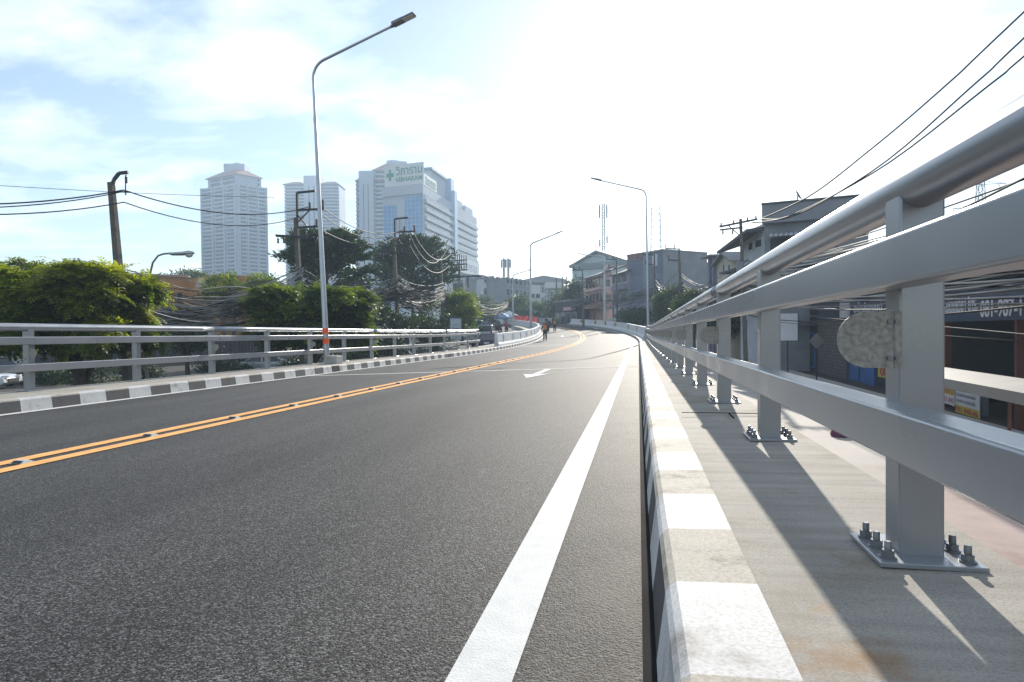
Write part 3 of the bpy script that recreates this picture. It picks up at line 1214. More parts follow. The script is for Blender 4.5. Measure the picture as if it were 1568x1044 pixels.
def tangle(name, a, b, nstr, spread_y, spread_z, sag, r, label, mat='cable', seed=1, joints=True, ends=1.0):
    rr_ = random.Random(seed)
    q = MB()
    a, b = Vector(a), Vector(b)
    for i in range(nstr):
        o1 = Vector((rr_.uniform(-.15, .15), rr_.uniform(-.15, .15) * spread_y, rr_.gauss(0, .4) * spread_z * ends))
        o2 = Vector((rr_.uniform(-.15, .15), rr_.uniform(-.15, .15) * spread_y, rr_.gauss(0, .4) * spread_z * ends))
        sg = sag * rr_.uniform(.5, 1.3)
        p = cat_path(a + o1, b + o2, sg, 18)
        w1, w2, ph = rr_.uniform(.0, .2), rr_.uniform(.5, 2.5), rr_.uniform(0, 6)
        p = [v + Vector((0, .1 * math.sin(ph + w2 * 4 * k / 18), w1 * math.sin(ph + w2 * 6 * k / 18))) for k, v in enumerate(p)]
        mi = 1 if rr_.random() < .4 else 0
        q.tube(p, r * rr_.uniform(.6, 1.35), 4, mi, False)
    o = q.build(name, [mat, 'cable_pale' if mat == 'cable' else 'cable'])
    return tag(o, label, 'cables', kind='stuff')


GL = 'power lines on the left'
off = lambda t, dx, dz: t + Vector((dx, 0, dz))
L0 = pt(-330, 296, 18)
h1 = off(t1, .6, -.35)
h1b = off(t1, .6, -.85)
cable(L0, h1, .45, .028, 'upper thick power line running off left from the hook bracket pole', GL)
cable(pt(-330, 300, 18), off(h1, 0, -.06), .5, .022, 'thin twin of the upper line left of the hook bracket pole', GL)
cable(pt(-330, 302, 18), h1b, .5, .024, 'lower power line running off left from the hook bracket pole', GL)
cable(h1, off(t2, .85, .6), .7, .028, 'upper power line between the hook bracket pole and the frame pole', GL)
cable(h1b, off(t2, .4, .05), .75, .024, 'lower power line between the hook bracket pole and the frame pole', GL)
cable(pt(-300, 262, 40), pt(420, 302, 62), .3, .022, 'faint highest wire crossing the sky in front of the balcony tower', GL)
cable(off(t2, 1.55, .7), off(t3, .8, .6), .9, .03, 'upper bright power line from the frame pole towards the hospital', GL, 'cable_pale')
cable(off(t2, 1.2, .55), off(t3, .4, .55), 1.1, .03, 'middle bright power line from the frame pole towards the hospital', GL, 'cable_pale')
cable(off(t2, 1.2, -.5), off(t3, .2, .1), .9, .03, 'lower bright power line from the frame pole towards the hospital', GL, 'cable_pale')
cable(off(t3, 1.5, .6), off(t4, 1.3, .9), 1.6, .035, 'upper drooping line in front of the broad dark tree', GL, 'cable_pale')
cable(off(t3, 1.2, .5), off(t4, .6, 1.0), 1.9, .035, 'middle drooping line in front of the broad dark tree', GL, 'cable_pale')
cable(off(t3, 1.2, -.4), off(t4, 1.0, -.4), 1.6, .035, 'lowest drooping line in front of the broad dark tree', GL, 'cable_pale')
cable(pt(60, 425, 20), pt(178, 404, 26), .3, .014, 'thin wire tied to the leaning pole above the feathery tree', GL)
cable(pt(178, 408, 26), pt(330, 445, 34), .5, .014, 'thin wire falling from the leaning pole to the right', GL)
# communication cable masses
zc = lambda t, dz: Vector((t.x, t.y, t.z - dz))
b1, b2_, b3, b4, b5 = pt(178, 470, 26), pt(460, 442, 38), pt(607, 447, 50), pt(679, 452, 64), pt(706, 456, 74)
tangle('cable_tangle', pt(-250, 500, 20), b1, 26, 1, 1.0, .35, .018, 'loose comms cables behind the feathery tree', seed=3)
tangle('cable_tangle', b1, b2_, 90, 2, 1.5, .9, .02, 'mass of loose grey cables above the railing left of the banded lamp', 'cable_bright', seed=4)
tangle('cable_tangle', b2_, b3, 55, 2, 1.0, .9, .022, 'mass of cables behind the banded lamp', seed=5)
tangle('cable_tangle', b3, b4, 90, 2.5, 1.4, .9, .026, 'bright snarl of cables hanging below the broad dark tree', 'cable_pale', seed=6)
tangle('cable_tangle', b3 + Vector((-3, -3, -.4)), b3 + Vector((2.5, 2, .1)), 50, 2.5, 1.2, .3, .022, 'bunched cable ends round the pole by the dark tree', 'cable_pale', seed=8)
tangle('cable_tangle', b4, b5, 60, 2, 1.2, .7, .026, 'snarl of cables between the last two left poles', 'cable_pale', seed=7)
for i, (dz, nm) in enumerate(((.15, 'topmost'), (.75, 'second'), (1.35, 'third'), (1.9, 'lowest'))):
    A_ = pt(607, 424 + 9 * i, 50)
    B_ = pt(679, 433 + 5.5 * i, 64)
    cable(A_, B_, .5, .035, nm + ' of four cables strung level in front of the broad dark tree', 'level cables by the broad dark tree', 'cable_pale')
    A0 = pt(500, 436 + 6 * i, 42)
    cable(A0, A_, .4, .03, nm + ' of four cables reaching the hospital pole from the left', 'level cables by the broad dark tree', 'cable_pale')
tangle('cable_tangle', b5, pt(790, 455, 150), 16, 2, 1.2, 2.2, .04, 'far cables sagging from the transformer towards the distant shops', 'cable_pale', seed=9)
# right side
GR = 'power lines on the right'
for k, (pts_, lab) in enumerate((
        (((1168, 334, 44), (1236, 302, 29.5), (1334, 228, 21.5), (1449, 130, 16.4), (1568, 18, 13)), 'highest of three power lines climbing across the upper right sky'),
        (((1164, 335, 44.5), (1211, 332, 33), (1334, 263, 21.5), (1493, 128, 15.3), (1568, 58, 13.3)), 'middle of three power lines climbing across the upper right sky'),
        (((1152, 341, 45), (1205, 332, 34), (1336, 265, 21.7), (1515, 130, 14.6), (1568, 86, 13.1)), 'lowest of three power lines climbing across the upper right sky'))):
    P = [pt(*a) for a in pts_]
    e = P[-1] + (P[-1] - P[-2]) * 5
    P.append(e)
    # smooth with Catmull-Rom
    S = []
    for i in range(len(P) - 1):
        p0, p1, p2, p3 = P[max(0, i - 1)], P[i], P[i + 1], P[min(len(P) - 1, i + 2)]
        for j in range(6):
            u = j / 6
            S.append(.5 * ((2 * p1) + (p2 - p0) * u + (2 * p0 - 5 * p1 + 4 * p2 - p3) * u * u + (3 * p1 - p0 - 3 * p2 + p3) * u ** 3))
    S.append(P[-1])
    o = MB().tube(S, [.02 + .028 * max(0.0, min(1.0, ((v - EYE).dot(FWD) - 12) / 32)) for v in S], 6).build('overhead_cable', 'cable')
    tag(o, lab, 'cable', GR)
cable(r1 + Vector((-1, 0, 0)), r2 + Vector((-1, 0, .6)), .8, .014, 'upper thin line between the leaning pole and the next pole on the right', GR)
cable(r1 + Vector((-1.2, 0, -.5)), r2 + Vector((-1, 0, -.3)), 1.0, .014, 'lower thin line between the leaning pole and the next pole on the right', GR)
q1 = pt(1145, 432, 45)
q0 = Vector((8.4, -7, 2.9))
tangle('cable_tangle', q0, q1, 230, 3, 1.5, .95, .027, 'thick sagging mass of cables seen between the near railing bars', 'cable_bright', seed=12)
tangle('cable_tangle', q0 + Vector((0, 0, -1.2)), q1 + Vector((0, 0, -1.0)), 12, 3, 1.6, .8, .014, 'few low cables hanging in front of the dark shop', 'cable_pale', seed=14)
q2 = pt(1045, 445, 66)
q3 = pt(1003, 445, 78)
tangle('cable_tangle', q1, q2, 60, 3, 1.6, 1.0, .026, 'cable mass in front of the green trees on the right', 'cable_pale', seed=15)
tangle('cable_tangle', q2, q3, 50, 3, 2.0, .9, .03, 'cable mass between the two poles by the blue grey block', 'cable_pale', seed=16)
tangle('cable_tangle', q3, pt(893, 458, 98), 24, 3, 1.5, 1.2, .028, 'cables in front of the shophouses', 'cable_pale', seed=17)
tangle('cable_tangle', pt(893, 460, 98), pt(850, 462, 140), 30, 3, 1.5, 1.2, .04, 'cables left of the pink shophouse', 'cable_pale', seed=18)


# ------------------------------------------------------------------ buildings
class Face:
    """upright wall line from left pixel to right pixel, with outward normal to the camera"""

    def __init__(s, A, B):
        s.A, s.B = Vector((A[0], A[1], 0)), Vector((B[0], B[1], 0))
        s.L = (s.B - s.A).length
        s.t = (s.B - s.A).normalized()
        s.n = Vector((s.t.y, -s.t.x, 0))

    def p(s, u, z, o=0.0):
        q = s.A + s.t * (u * s.L) + s.n * o
        return Vector((q.x, q.y, z))

    def box(s, mb, u0, u1, z0, z1, o0, o1, mi=0):
        P = [s.p(u0, z0, o1), s.p(u1, z0, o1), s.p(u1, z0, o0), s.p(u0, z0, o0)]
        return mb.hexa(P + [Vector((q.x, q.y, z1)) for q in P], mi)

    def right(s, depth):
        return Face(s.B, s.B - s.n * depth)

    def left(s, depth):
        return Face(s.A - s.n * depth, s.A)


def face(pxl, dl, pxr, dr):
    return Face(pt(pxl, 500, dl), pt(pxr, 500, dr))


def Z(px, py, d):
    return pt(px, py, d).z


def boxed(F, t, z0, z1, mat, parent, name='wall', u0=0, u1=1, o1=0.0):
    return F.box(MB(), u0, u1, z0, z1, -t, o1).build(name, mat, parent)


def corner_block(F1, F2, z0, z1, mat, parent, name='wall', ins=0.0, u0=0.0, u1=1.0):
    """solid whose two front walls are F1 (left) and F2 (right)"""
    a, c, b = F1.p(u0, z0, -ins), F1.p(1, z0, -ins), F2.p(u1, z0, -ins)
    P = [a, c, b, a + (b - c)]
    return MB().hexa(P + [Vector((v.x, v.y, z1)) for v in P]).build(name, mat, parent)


def win(F, u0, u1, z0, z1, parent, frame='wall_pale', glass='glass', o=.05):
    """framed window standing a little proud of its wall, pane set back inside the frame"""
    w = (u1 - u0) * F.L
    b = min(.12, w * .1)
    du = b / F.L
    q = MB()
    F.box(q, u0, u0 + du, z0, z1, -.02, o)
    F.box(q, u1 - du, u1, z0, z1, -.02, o)
    F.box(q, u0 + du, u1 - du, z0, z0 + b, -.02, o)
    F.box(q, u0 + du, u1 - du, z1 - b, z1, -.02, o)
    f = q.build('window', frame, parent)
    F.box(MB(), u0 + du, u1 - du, z0 + b, z1 - b, -.02, o * .4).build('pane', glass, f)
    return f


def cap100(fn_items, name, mats, parent):
    """first hundred pieces as parts, the rest one stuff part"""
    rest = MB()
    for i, fn in enumerate(fn_items):
        if i < 100:
            q = MB()
            fn(q)
            q.build(name, mats, parent)
        else:
            fn(rest)
    if rest.v:
        o = rest.build(name, mats, parent)
        o['kind'] = 'stuff'


# --- balcony tower
D1 = 450
t = thing('apartment_tower', 'tall pale apartment tower with balconies all over and a brown hipped roof, farthest left', 'tower', pt(366, 500, D1))
Fl = face(313, 467, 367, D1)
Fr = face(367, D1, 411, 466)
zt = Z(366, 281, D1)
corner_block(Fl, Fr, 0, zt, 'tower', t)
corner_block(Fl, Fr, zt, zt + 6.5, 'tower', t, 'upper_storey', 1.2, .14, .86)
fl_h = 2.83
items_b, items_w, items_p = [], [], []
nfl = int((zt - 34) / fl_h)
for k in range(nfl):
    z = zt - 1.2 - k * fl_h
    for F, bays in ((Fl, ((.03, .30), (.36, .63), (.69, .92))), (Fr, ((.08, .30), (.36, .66), (.70, .97)))):
        for a, b_ in bays:
            items_b.append(lambda q, F=F, a=a, b_=b_, z=z: F.box(q, a, b_, z - fl_h + .05, z - fl_h + 1.15, .02, 1.25))
            items_w.append(lambda q, F=F, a=a, b_=b_, z=z: F.box(q, a + .02, b_ - .02, z - fl_h + .3, z - .12, -.1, .06))
cap100(items_b, 'balcony', 'tower', t)
cap100(items_w, 'window', 'tower_win', t)
for k in range(2):
    z = zt + 6.3 - k * 3
    for F, bays in ((Fl, ((.22, .5), (.56, .9))), (Fr, ((.1, .42), (.5, .8)))):
        for a, b_ in bays:
            F.box(MB(), a, b_, z - 2.4, z - .6, -1.3, -1.05).build('window', 'tower_win', t)
for F, us in ((Fl, (.0, .31, .64, .94)), (Fr, (.02, .31, .67, .975))):
    for a in us:
        F.box(MB(), a, a + .035, 0, zt, 0, 1.5).build('pier', 'tower', t)
# hipped roof: ridge block with sloping eaves
c = Fl.p(.55, 0, -14)
q = MB()
zr = zt + 6.5
P = [Fl.p(.1, zr, .6), Fr.p(.0, zr, 1.2), Fr.p(.9, zr, .6), Fr.p(.9, zr, -26), Fl.p(.1, zr, -26)]
cc = sum(P, Vector()) / 5
T = [cc.lerp(p_, .38) + Vector((0, 0, 6.5)) for p_ in P]
q.add(P + T, [(0, 1, 6, 5), (1, 2, 7, 6), (2, 3, 8, 7), (3, 4, 9, 8), (4, 0, 5, 9), (5, 6, 7, 8, 9), (4, 3, 2, 1, 0)])
q.build('roof', 'tower_roof', t)
q = MB().box((cc.x, cc.y, zr + 7), (15, 12, 8), 0, .25)
q.box((cc.x + 1, cc.y - 1, zr + 11.6), (4, 4, 1.4), 0, .25)
q.build('roof_house', 'tower', t)


def shaft_tower(d, xl, xs0, xs1, xr, y_wing, y_shaft, label, mid=False):
    """two rounded balcony wings either side of a plain lift shaft"""
    t = thing('apartment_tower', label, 'tower', pt((xl + xr) / 2, 500, d))
    F = face(xl, d, xr, d)
    W = xr - xl
    U = lambda px: (px - xl) / W
    zw, zs = Z(xl, y_wing, d), Z(xs0, y_shaft, d)
    boxed(F, 24, 0, zs, 'tower', t, 'lift_shaft', U(xs0), U(xs1), 3.0)
    items = []
    itw = []
    for a, b_ in ((xl, xs0), (xs1, xr)):
        if b_ - a < 4:
            continue
        boxed(F, 22, 0, zw, 'tower', t, 'wing', U(a), U(b_), -1.0)
        n = int((zw - 30) / 2.9)
        c0, w = (U(a) + U(b_)) / 2, (U(b_) - U(a)) / 2
        for k in range(n):
            z = zw - 2.9 * (k + 1)

            def bal(q, c0=c0, w=w, z=z):
                N = 8
                out = [F.p(c0 - w * 1.02 + 2.04 * w * j / N, z, -1 + 3.2 * math.sin(PI * (j / N * .8 + .1)) ** .6) for j in range(N + 1)]
                inn = [F.p(c0 - w * 1.02 + 2.04 * w * j / N, z, -1.2) for j in range(N + 1)]
                for j in range(N):
                    q.hexa([out[j], out[j + 1], inn[j + 1], inn[j]] + [Vector((p_.x, p_.y, z + 1.2)) for p_ in (out[j], out[j + 1], inn[j + 1], inn[j])])
            items.append(bal)
            itw.append(lambda q, c0=c0, w=w, z=z: F.box(q, c0 - w * .85, c0 + w * .85, z + 1.2, z + 2.7, -1.1, -.85))
        q = MB()
        e = [F.p(c0 - w * 1.12, zw, 3), F.p(c0 + w * 1.12, zw, 3), F.p(c0 + w * 1.12, zw, -22), F.p(c0 - w * 1.12, zw, -22)]
        r = [F.p(c0 - w * .4, zw + 4, -6), F.p(c0 + w * .4, zw + 4, -6), F.p(c0 + w * .4, zw + 4, -15), F.p(c0 - w * .4, zw + 4, -15)]
        q.hexa(e + r)
        q.build('roof', 'tower_roof', t)
    cap100(items, 'balcony', 'tower', t)
    cap100(itw, 'window', 'tower_win', t)
    for k in (.3, .62):
        u0 = U(xs0) + (U(xs1) - U(xs0)) * k
        F.box(MB(), u0, u0 + .02, 0, zs - 9, 2.9, 3.15).build('slot_window', 'tower_win', t)
    return t, F


shaft_tower(560, 439, 470, 494, 522, 284, 271, 'shorter pale apartment tower with rounded balconies directly behind the banded lamp')
T3, F3 = shaft_tower(430, 548, 554, 576, 600, 279, 264, 'pale apartment tower with a plain lift shaft, partly hidden by the hospital')
q = MB()
Ft = face(576, 432, 640, 440)
z0_, z1_ = Z(600, 330, 432), Z(600, 262, 432)
Ft.box(q, 0, 1, 0, z1_, -24, 0)
q.build('wing', 'tower', T3)
q = MB()
Ft.box(q, .32, .8, z1_ + 2, Z(600, 243, 432), -16, -3)
Ft.box(q, .4, .6, Z(600, 243, 432), Z(600, 241, 432), -12, -5)
q.build('roof_house', 'tower', T3)
q = MB()
q.hexa([Ft.p(-.05, z1_, 1.5), Ft.p(1.05, z1_, 1.5), Ft.p(1.05, z1_, -25), Ft.p(-.05, z1_, -25), Ft.p(.28, z1_ + 6, -3), Ft.p(.85, z1_ + 6, -3), Ft.p(.85, z1_ + 6, -16), Ft.p(.28, z1_ + 6, -16)])
q.build('roof', 'tower_roof', T3)
for k in range(22):
    z = z1_ - 3 - 2.9 * k
    F_ = Ft
    q = MB()
    F_.box(q, .02, .42, z, z + 1.1, 0, 1.3)
    q.build('balcony', 'tower', T3)
    F_.box(MB(), .04, .40, z + 1.1, z + 2.5, 0, .1).build('window', 'tower_win', T3)

# --- hospital
DH = 265
t = thing('hospital_building', 'large white hospital block with a blue glass front and long window bands', 'building', pt(650, 500, DH))
Fl = face(589, 272, 650, DH)
Fr = face(650, DH, 732, 345)
zl, zr0 = Z(650, 284, DH), Z(650, 284, DH)
corner_block(Fl, Fr, 0, zl, 'hosp_white', t)
zb = Z(640, 425, DH)
for a, b_ in ((.02, .34), (.56, .98)):
    Fl.box(MB(), a, b_, zb, zl - 4.2 - (3.0 if a < .1 else 0), .0, .25).build('glass_front', 'curtain', t)
for a in (.37, .45, .52):
    Fl.box(MB(), a, a + .025, zb, zl - 12, 0, .4).build('fin', 'hosp_white', t)
Fl.box(MB(), .40, .445, zb, zl - 13, 0, .12).build('stair_window', 'win_band', t)
Fl.box(MB(), .0, 1.012, zl - 3.6, zl + .3, .0, .8).build('cornice', 'hosp_white', t)
hh = 3.62
for k in range(11):
    z = zl - 3.4 - hh * k
    for a, b_ in ((.02, .47), (.53, .985)):
        Fr.box(MB(), a, b_, z - hh + 1.75, z - .1, -.01, .10).build('window_band', 'win_band', t)
        q = MB()
        Fr.box(q, a, b_, z - hh, z - hh + 1.6, -.01, 1.1)
        q.build('ledge', 'hosp_white', t)
Fr.box(MB(), .475, .525, 0, zl + 6, -.5, 1.4).build('blue_tower', 'hosp_blue', t)
Fr.box(MB(), .02, .985, zb - 10, zb + 4.5, 0, 1.3).build('podium', 'hosp_white', t)
for a, b_, h0, h1, o in ((.22, .47, 0, 11, -3), (.50, .56, 0, 12.5, -1), (.58, .8, 0, 5.5, -3), (.82, .99, 0, 4.5, -2)):
    boxed(Fr, 11, zl, zl + h1, 'hosp_white' if a != .5 else 'hosp_blue', t, 'roof_house', a, b_, o)
Fr.box(MB(), .21, .48, zl + 11, zl + 12, -15, -2).build('roof_house', 'sign_grey', t)
# roof signs
S = Face(Fl.p(.02, 0, -1), Fl.p(.99, 0, -1))
zs0, zs1 = zl + 1.0, Z(600, 253, 270)
ts = thing('roof_sign', 'big white roof sign with a green cross on the hospital front', 'sign', S.p(.5, zs0))
q = MB()
S.box(q, 0, 1, zs0, zs1, -.5, 0)
for k in range(5):
    q.bar(S.p(.1 + .2 * k, zs0 - 1.2, -.3), S.p(.1 + .2 * k, zs0 + .5, -.3), .25)
q.build('board', 'sign_white', ts)
Hs = zs1 - zs0
xL = S.L
q = MB()
S.box(q, .05, .24, zs0 + Hs * .45, zs0 + Hs * .63, .0, .12)
S.box(q, .118, .172, zs0 + Hs * .27, zs0 + Hs * .45, .0, .12)
S.box(q, .118, .172, zs0 + Hs * .63, zs0 + Hs * .81, .0, .12)
q.build('cross', 'sign_green', ts)
text('lettering', 'วิภาราม', 'sign_green', S.p(.29, zs0 + Hs * .50), S.t, (0, 0, 1), xL * .68, Hs * .40, ts, .02, .15, .012)
text('lettering', 'VIBHARAM', 'sign_green', S.p(.29, zs0 + Hs * .18), S.t, (0, 0, 1), xL * .68, Hs * .22, ts, .02, .15, .015)
S2 = Face(Fr.p(.02, 0, -.6), Fr.p(.235, 0, -.6))
z0_ = zl + .8
z1_ = Z(655, 263, DH)
ts = thing('roof_sign', 'smaller white roof sign round the corner on the hospital side', 'sign', S2.p(.5, z0_))
S2.box(MB(), 0, 1, z0_, z1_, -.5, 0).build('board', 'sign_white', ts)
text('lettering', 'วิภาราม', 'sign_green', S2.p(.2, z0_ + (z1_ - z0_) * .42), S2.t, (0, 0, 1), S2.L * .72, (z1_ - z0_) * .42, ts, .02, .12, .012)
text('lettering', 'VIBHARAM', 'sign_green', S2.p(.2, z0_ + (z1_ - z0_) * .16), S2.t, (0, 0, 1), S2.L * .72, (z1_ - z0_) * .17, ts, .02, .12, .015)
z0_ = Z(712, 416, 320)
ts = thing('wall_sign', 'pale hospital sign low on the side wall behind the transformer', 'sign', Fr.p(.6, z0_))
Fr.box(MB(), .42, .98, z0_ - 1, z0_ + 6.5, 1.3, 1.6).build('board', 'sign_white', ts)
text('lettering', 'รพ.วิภาราม', 'sign_grey', Fr.p(.48, z0_ + .6, 1.6), Fr.t, (0, 0, 1), Fr.L * .44, 4.4, ts, .02, .1, .01)


# --- plain building helper
def block(name, label, F, t_, z0, z1, mat, cat='building', roof=None, roof_mat='roof_grey'):
    o = thing(name, label, cat, F.p(.5, z0, -t_ / 2))
    boxed(F, t_, z0, z1, mat, o)
    q = MB()
    F.box(q, -.01, 1.01, z1, z1 + .35, -t_ - .15, .15)
    q.build('parapet', roof_mat, o)
    return o


def rows(o, F, z0, n, h, bays, frac=(.25, .85), frame='wall_pale', glass='glass', margin=.06):
    for k in range(n):
        for i in range(bays):
            a = i / bays + margin / bays * 1.5
            b_ = (i + 1) / bays - margin / bays * 1.5
            win(F, a, b_, z0 + h * (k + frac[0]), z0 + h * (k + frac[1]), o, frame, glass)


# far shops on the left of the bend
zg = 3.0
F = face(712, 175, 741, 178)
o = block('shop_building', 'pale blue shop block right below the hospital sign', F, 12, zg, Z(725, 422, 176), 'wall_pale')
F.box(MB(), .05, .55, Z(725, 437, 176), Z(725, 426, 176), 0, .3).build('blue_panel', 'wall_blue', o)
rows(o, F, zg, 3, 3.4, 3)
F = face(741, 170, 776, 176)
o = block('shop_building', 'pale shop row with dark upper windows left of the twin masts', F, 12, zg, Z(755, 428, 172), 'wall_pale')
rows(o, F, zg + .2, 4, 3.2, 4)
q = MB()
F.box(q, .15, .32, Z(755, 428, 172), Z(755, 421, 172), -5, -2)
F.box(q, .5, .9, Z(755, 428, 172), Z(755, 424, 172), -6, -2)
F.box(q, .72, .78, Z(755, 424, 172), Z(755, 420, 172), -5, -3)
q.build('roof_house', 'wall_grey', o)
F = face(775, 168, 813, 182)
o = block('shop_building', 'long grey shop row behind the far green trees', F, 12, zg, Z(790, 430, 174), 'wall_grey')
rows(o, F, zg + .3, 4, 3.1, 6, (.2, .8), 'wall_pale')
F = face(812, 190, 828, 192)
o = block('shop_building', 'small white wall building right of the slim inner lamp', F, 10, zg, Z(820, 436, 190), 'sign_white')
rows(o, F, zg + 3, 2, 3.4, 2, (.3, .7), 'wall_grey')
F = face(790, 235, 868, 240)
o = thing('market_hall', 'distant hall with a wide low grey roof', 'building', F.p(.5, zg))
boxed(F, 25, zg, Z(830, 436, 236), 'wall_pale', o)
rows(o, F, zg + 3, 3, 4, 8, (.2, .8), 'wall_grey', 'win_band')
q = MB()
zA, zB = Z(830, 433, 236), Z(830, 422, 236)
q.add([F.p(-.1, zA, 3), F.p(1.05, zA, 3), F.p(1.0, zA, -26), F.p(-.05, zA, -26), F.p(.5, zB, 3), F.p(.5, zB, -26), F.p(.9, zA + 1.5, 3), F.p(.9, zA + 1.5, -26)],
      [(0, 6, 4), (0, 1, 6), (4, 6, 7, 5), (6, 1, 2, 7), (0, 4, 5, 3), (3, 5, 7), (3, 7, 2), (0, 3, 2, 1)])
q.build('roof', 'roof_grey', o)
F = face(836, 160, 864, 160)
o = thing('shed', 'white open sided shed beside the three distant poles', 'shed', F.p(.5, 3))
F.box(MB(), 0, 1, Z(850, 441, 160), Z(850, 432, 160), -8, 0).build('roof', 'sign_white', o)
for i in range(9):
    F.box(MB(), i / 8.2, i / 8.2 + .02, 3.2, Z(850, 441, 160), -.3, 0).build('column', 'wall_pale', o)
F.box(MB(), .05, .95, 3.2, Z(850, 462, 160), -6, -5.5).build('back_wall', 'wall_grey', o)
# dark shop fronts at the foot of the far trees
F = face(745, 142, 800, 150)
o = block('low_shop', 'low dark shop front with a blue board behind the tents', F, 6, 2.0, Z(770, 470, 145), 'wall_dark', roof_mat='roof_grey')
F.box(MB(), .02, .34, Z(770, 484, 145), Z(770, 472, 145), 0, .25).build('board', 'wall_blue', o)
F.box(MB(), .62, .88, Z(790, 472, 145), Z(790, 469, 145), .15, .5).build('sign_panel', 'wall_pale', o)
q = MB()
F.box(q, .0, .5, Z(770, 466, 145), Z(770, 464.5, 145), -4, 3.5)
q.build('awning', 'awning', o)
F = face(800, 150, 850, 158)
o = block('low_shop', 'dark shop front with a brown wall behind the red plastic barriers', F, 6, 2.5, Z(830, 466, 152), 'wall_dark', roof_mat='wall_grey')
F.box(MB(), .14, .42, Z(812, 484, 150), Z(812, 464, 150), 0, .3).build('brown_wall', 'wall_tan', o)
rows(o, F, 2.8, 1, 3, 6, (.2, .85), 'wall_grey')
F = face(850, 120, 884, 112)
o = block('low_shop', 'dark shop under the tree at the left end of the outer barrier', F, 8, 1.0, Z(870, 462, 116), 'wall_dark', roof_mat='roof_grey')
F.box(MB(), .5, .95, Z(870, 475, 114), Z(870, 470, 114), .1, .5).build('sign_panel', 'wall_pink', o)
rows(o, F, 1.4, 1, 3.2, 4, (.1, .8), 'wall_grey')

# green gabled hall
F = face(877, 190, 964, 178)
o = thing('gabled_hall', 'large pale green hall with a broad low gable behind the shophouses', 'building', F.p(.5, 2))
ze = Z(917, 402, 184)
zp = Z(917, 383, 184)
boxed(F, 30, 1, ze, 'wall_green', o)
F.box(MB(), .08, .86, Z(917, 409, 184), Z(917, 404, 184), 0, .3).build('wall_band', 'wall_pale', o)
F.box(MB(), .0, 1.0, Z(917, 411.5, 184), Z(917, 410, 184), 0, .4).build('string_course', 'roof_green', o)
F.box(MB(), .0, 1.0, Z(917, 425.5, 184), Z(917, 424, 184), 0, .4).build('string_course', 'roof_green', o)
q = MB()
q.add([F.p(0, ze, -.2), F.p(1, ze, -.2), F.p(.46, zp - 1, -.2), F.p(0, ze, -.6), F.p(1, ze, -.6), F.p(.46, zp - 1, -.6)], [(0, 1, 2), (3, 5, 4), (0, 2, 5, 3), (1, 4, 5, 2), (0, 3, 4, 1)])
q.build('gable', 'wall_green', o)
q = MB()
for a, b_ in ((-.03, .46), (1.03, .46)):
    z1_, z2_ = ze - .3, zp
    q.hexa([F.p(a, z1_ - .5, 1), F.p(b_, z2_ - .5, 1), F.p(b_, z2_ - .5, -31), F.p(a, z1_ - .5, -31), F.p(a, z1_, 1), F.p(b_, z2_, 1), F.p(b_, z2_, -31), F.p(a, z1_, -31)])
F.box(q, -.02, 1.02, ze - 1.0, ze + .05, 0, .9)
q.build('roof', 'roof_green', o)

# pink shophouse
F = face(897, 116, 924, 106)
Fs = face(924, 106, 939, 108)
o = thing('shophouse', 'three storey pink shophouse with tan window frames and a dark pitched roof', 'shophouse', F.p(.5, 0))
ze = Z(910, 424, 111)
corner_block(F, Fs, 0, ze, 'wall_pink', o)
for k, (ya, yb) in enumerate(((441, 427), (464, 449))):
    for i in range(5):
        win(F, .03 + i * .195, .03 + i * .195 + .17, Z(910, ya, 111), Z(910, yb, 111), o, 'wall_tan')
    F.box(MB(), .0, 1.0, Z(910, ya + 4.5, 111), Z(910, ya + 1, 111), 0, .5).build('balcony_band', 'wall_pink' if k == 0 else 'wall_tan', o)
win(Fs, .2, .75, Z(930, 440, 107), Z(930, 427, 107), o, 'wall_pale')
win(Fs, .2, .85, Z(930, 462, 107), Z(930, 450, 107), o, 'wall_tan')
F.box(MB(), .0, 1.0, Z(910, 473, 111), Z(910, 467, 111), 0, 1.3).build('awning', 'wall_tan', o)
for i in range(4):
    F.box(MB(), .05 + .24 * i, .07 + .24 * i, 0, Z(910, 473, 111), .8, 1.0).build('column', 'post_red', o)
q = MB()
zp = Z(925, 408, 111)
q.hexa([F.p(-.05, ze - .2, 1), F.p(1.02, ze - .2, 1), F.p(1.02, zp - .3, -4.5), F.p(.1, zp - .3, -4.5), F.p(-.05, ze, 1), F.p(1.02, ze, 1), F.p(1.02, zp, -4.5), F.p(.1, zp, -4.5)])
q.build('roof', 'roof_dark', o)
q = MB()
q.add([Fs.p(0, ze, 0), Fs.p(1, ze, 0), Fs.p(.55, zp, 0), Fs.p(0, ze, -.4), Fs.p(1, ze, -.4), Fs.p(.55, zp, -.4)], [(0, 1, 2), (3, 5, 4), (0, 2, 5, 3), (1, 4, 5, 2), (0, 3, 4, 1)])
q.build('gable', 'wall_pink', o)

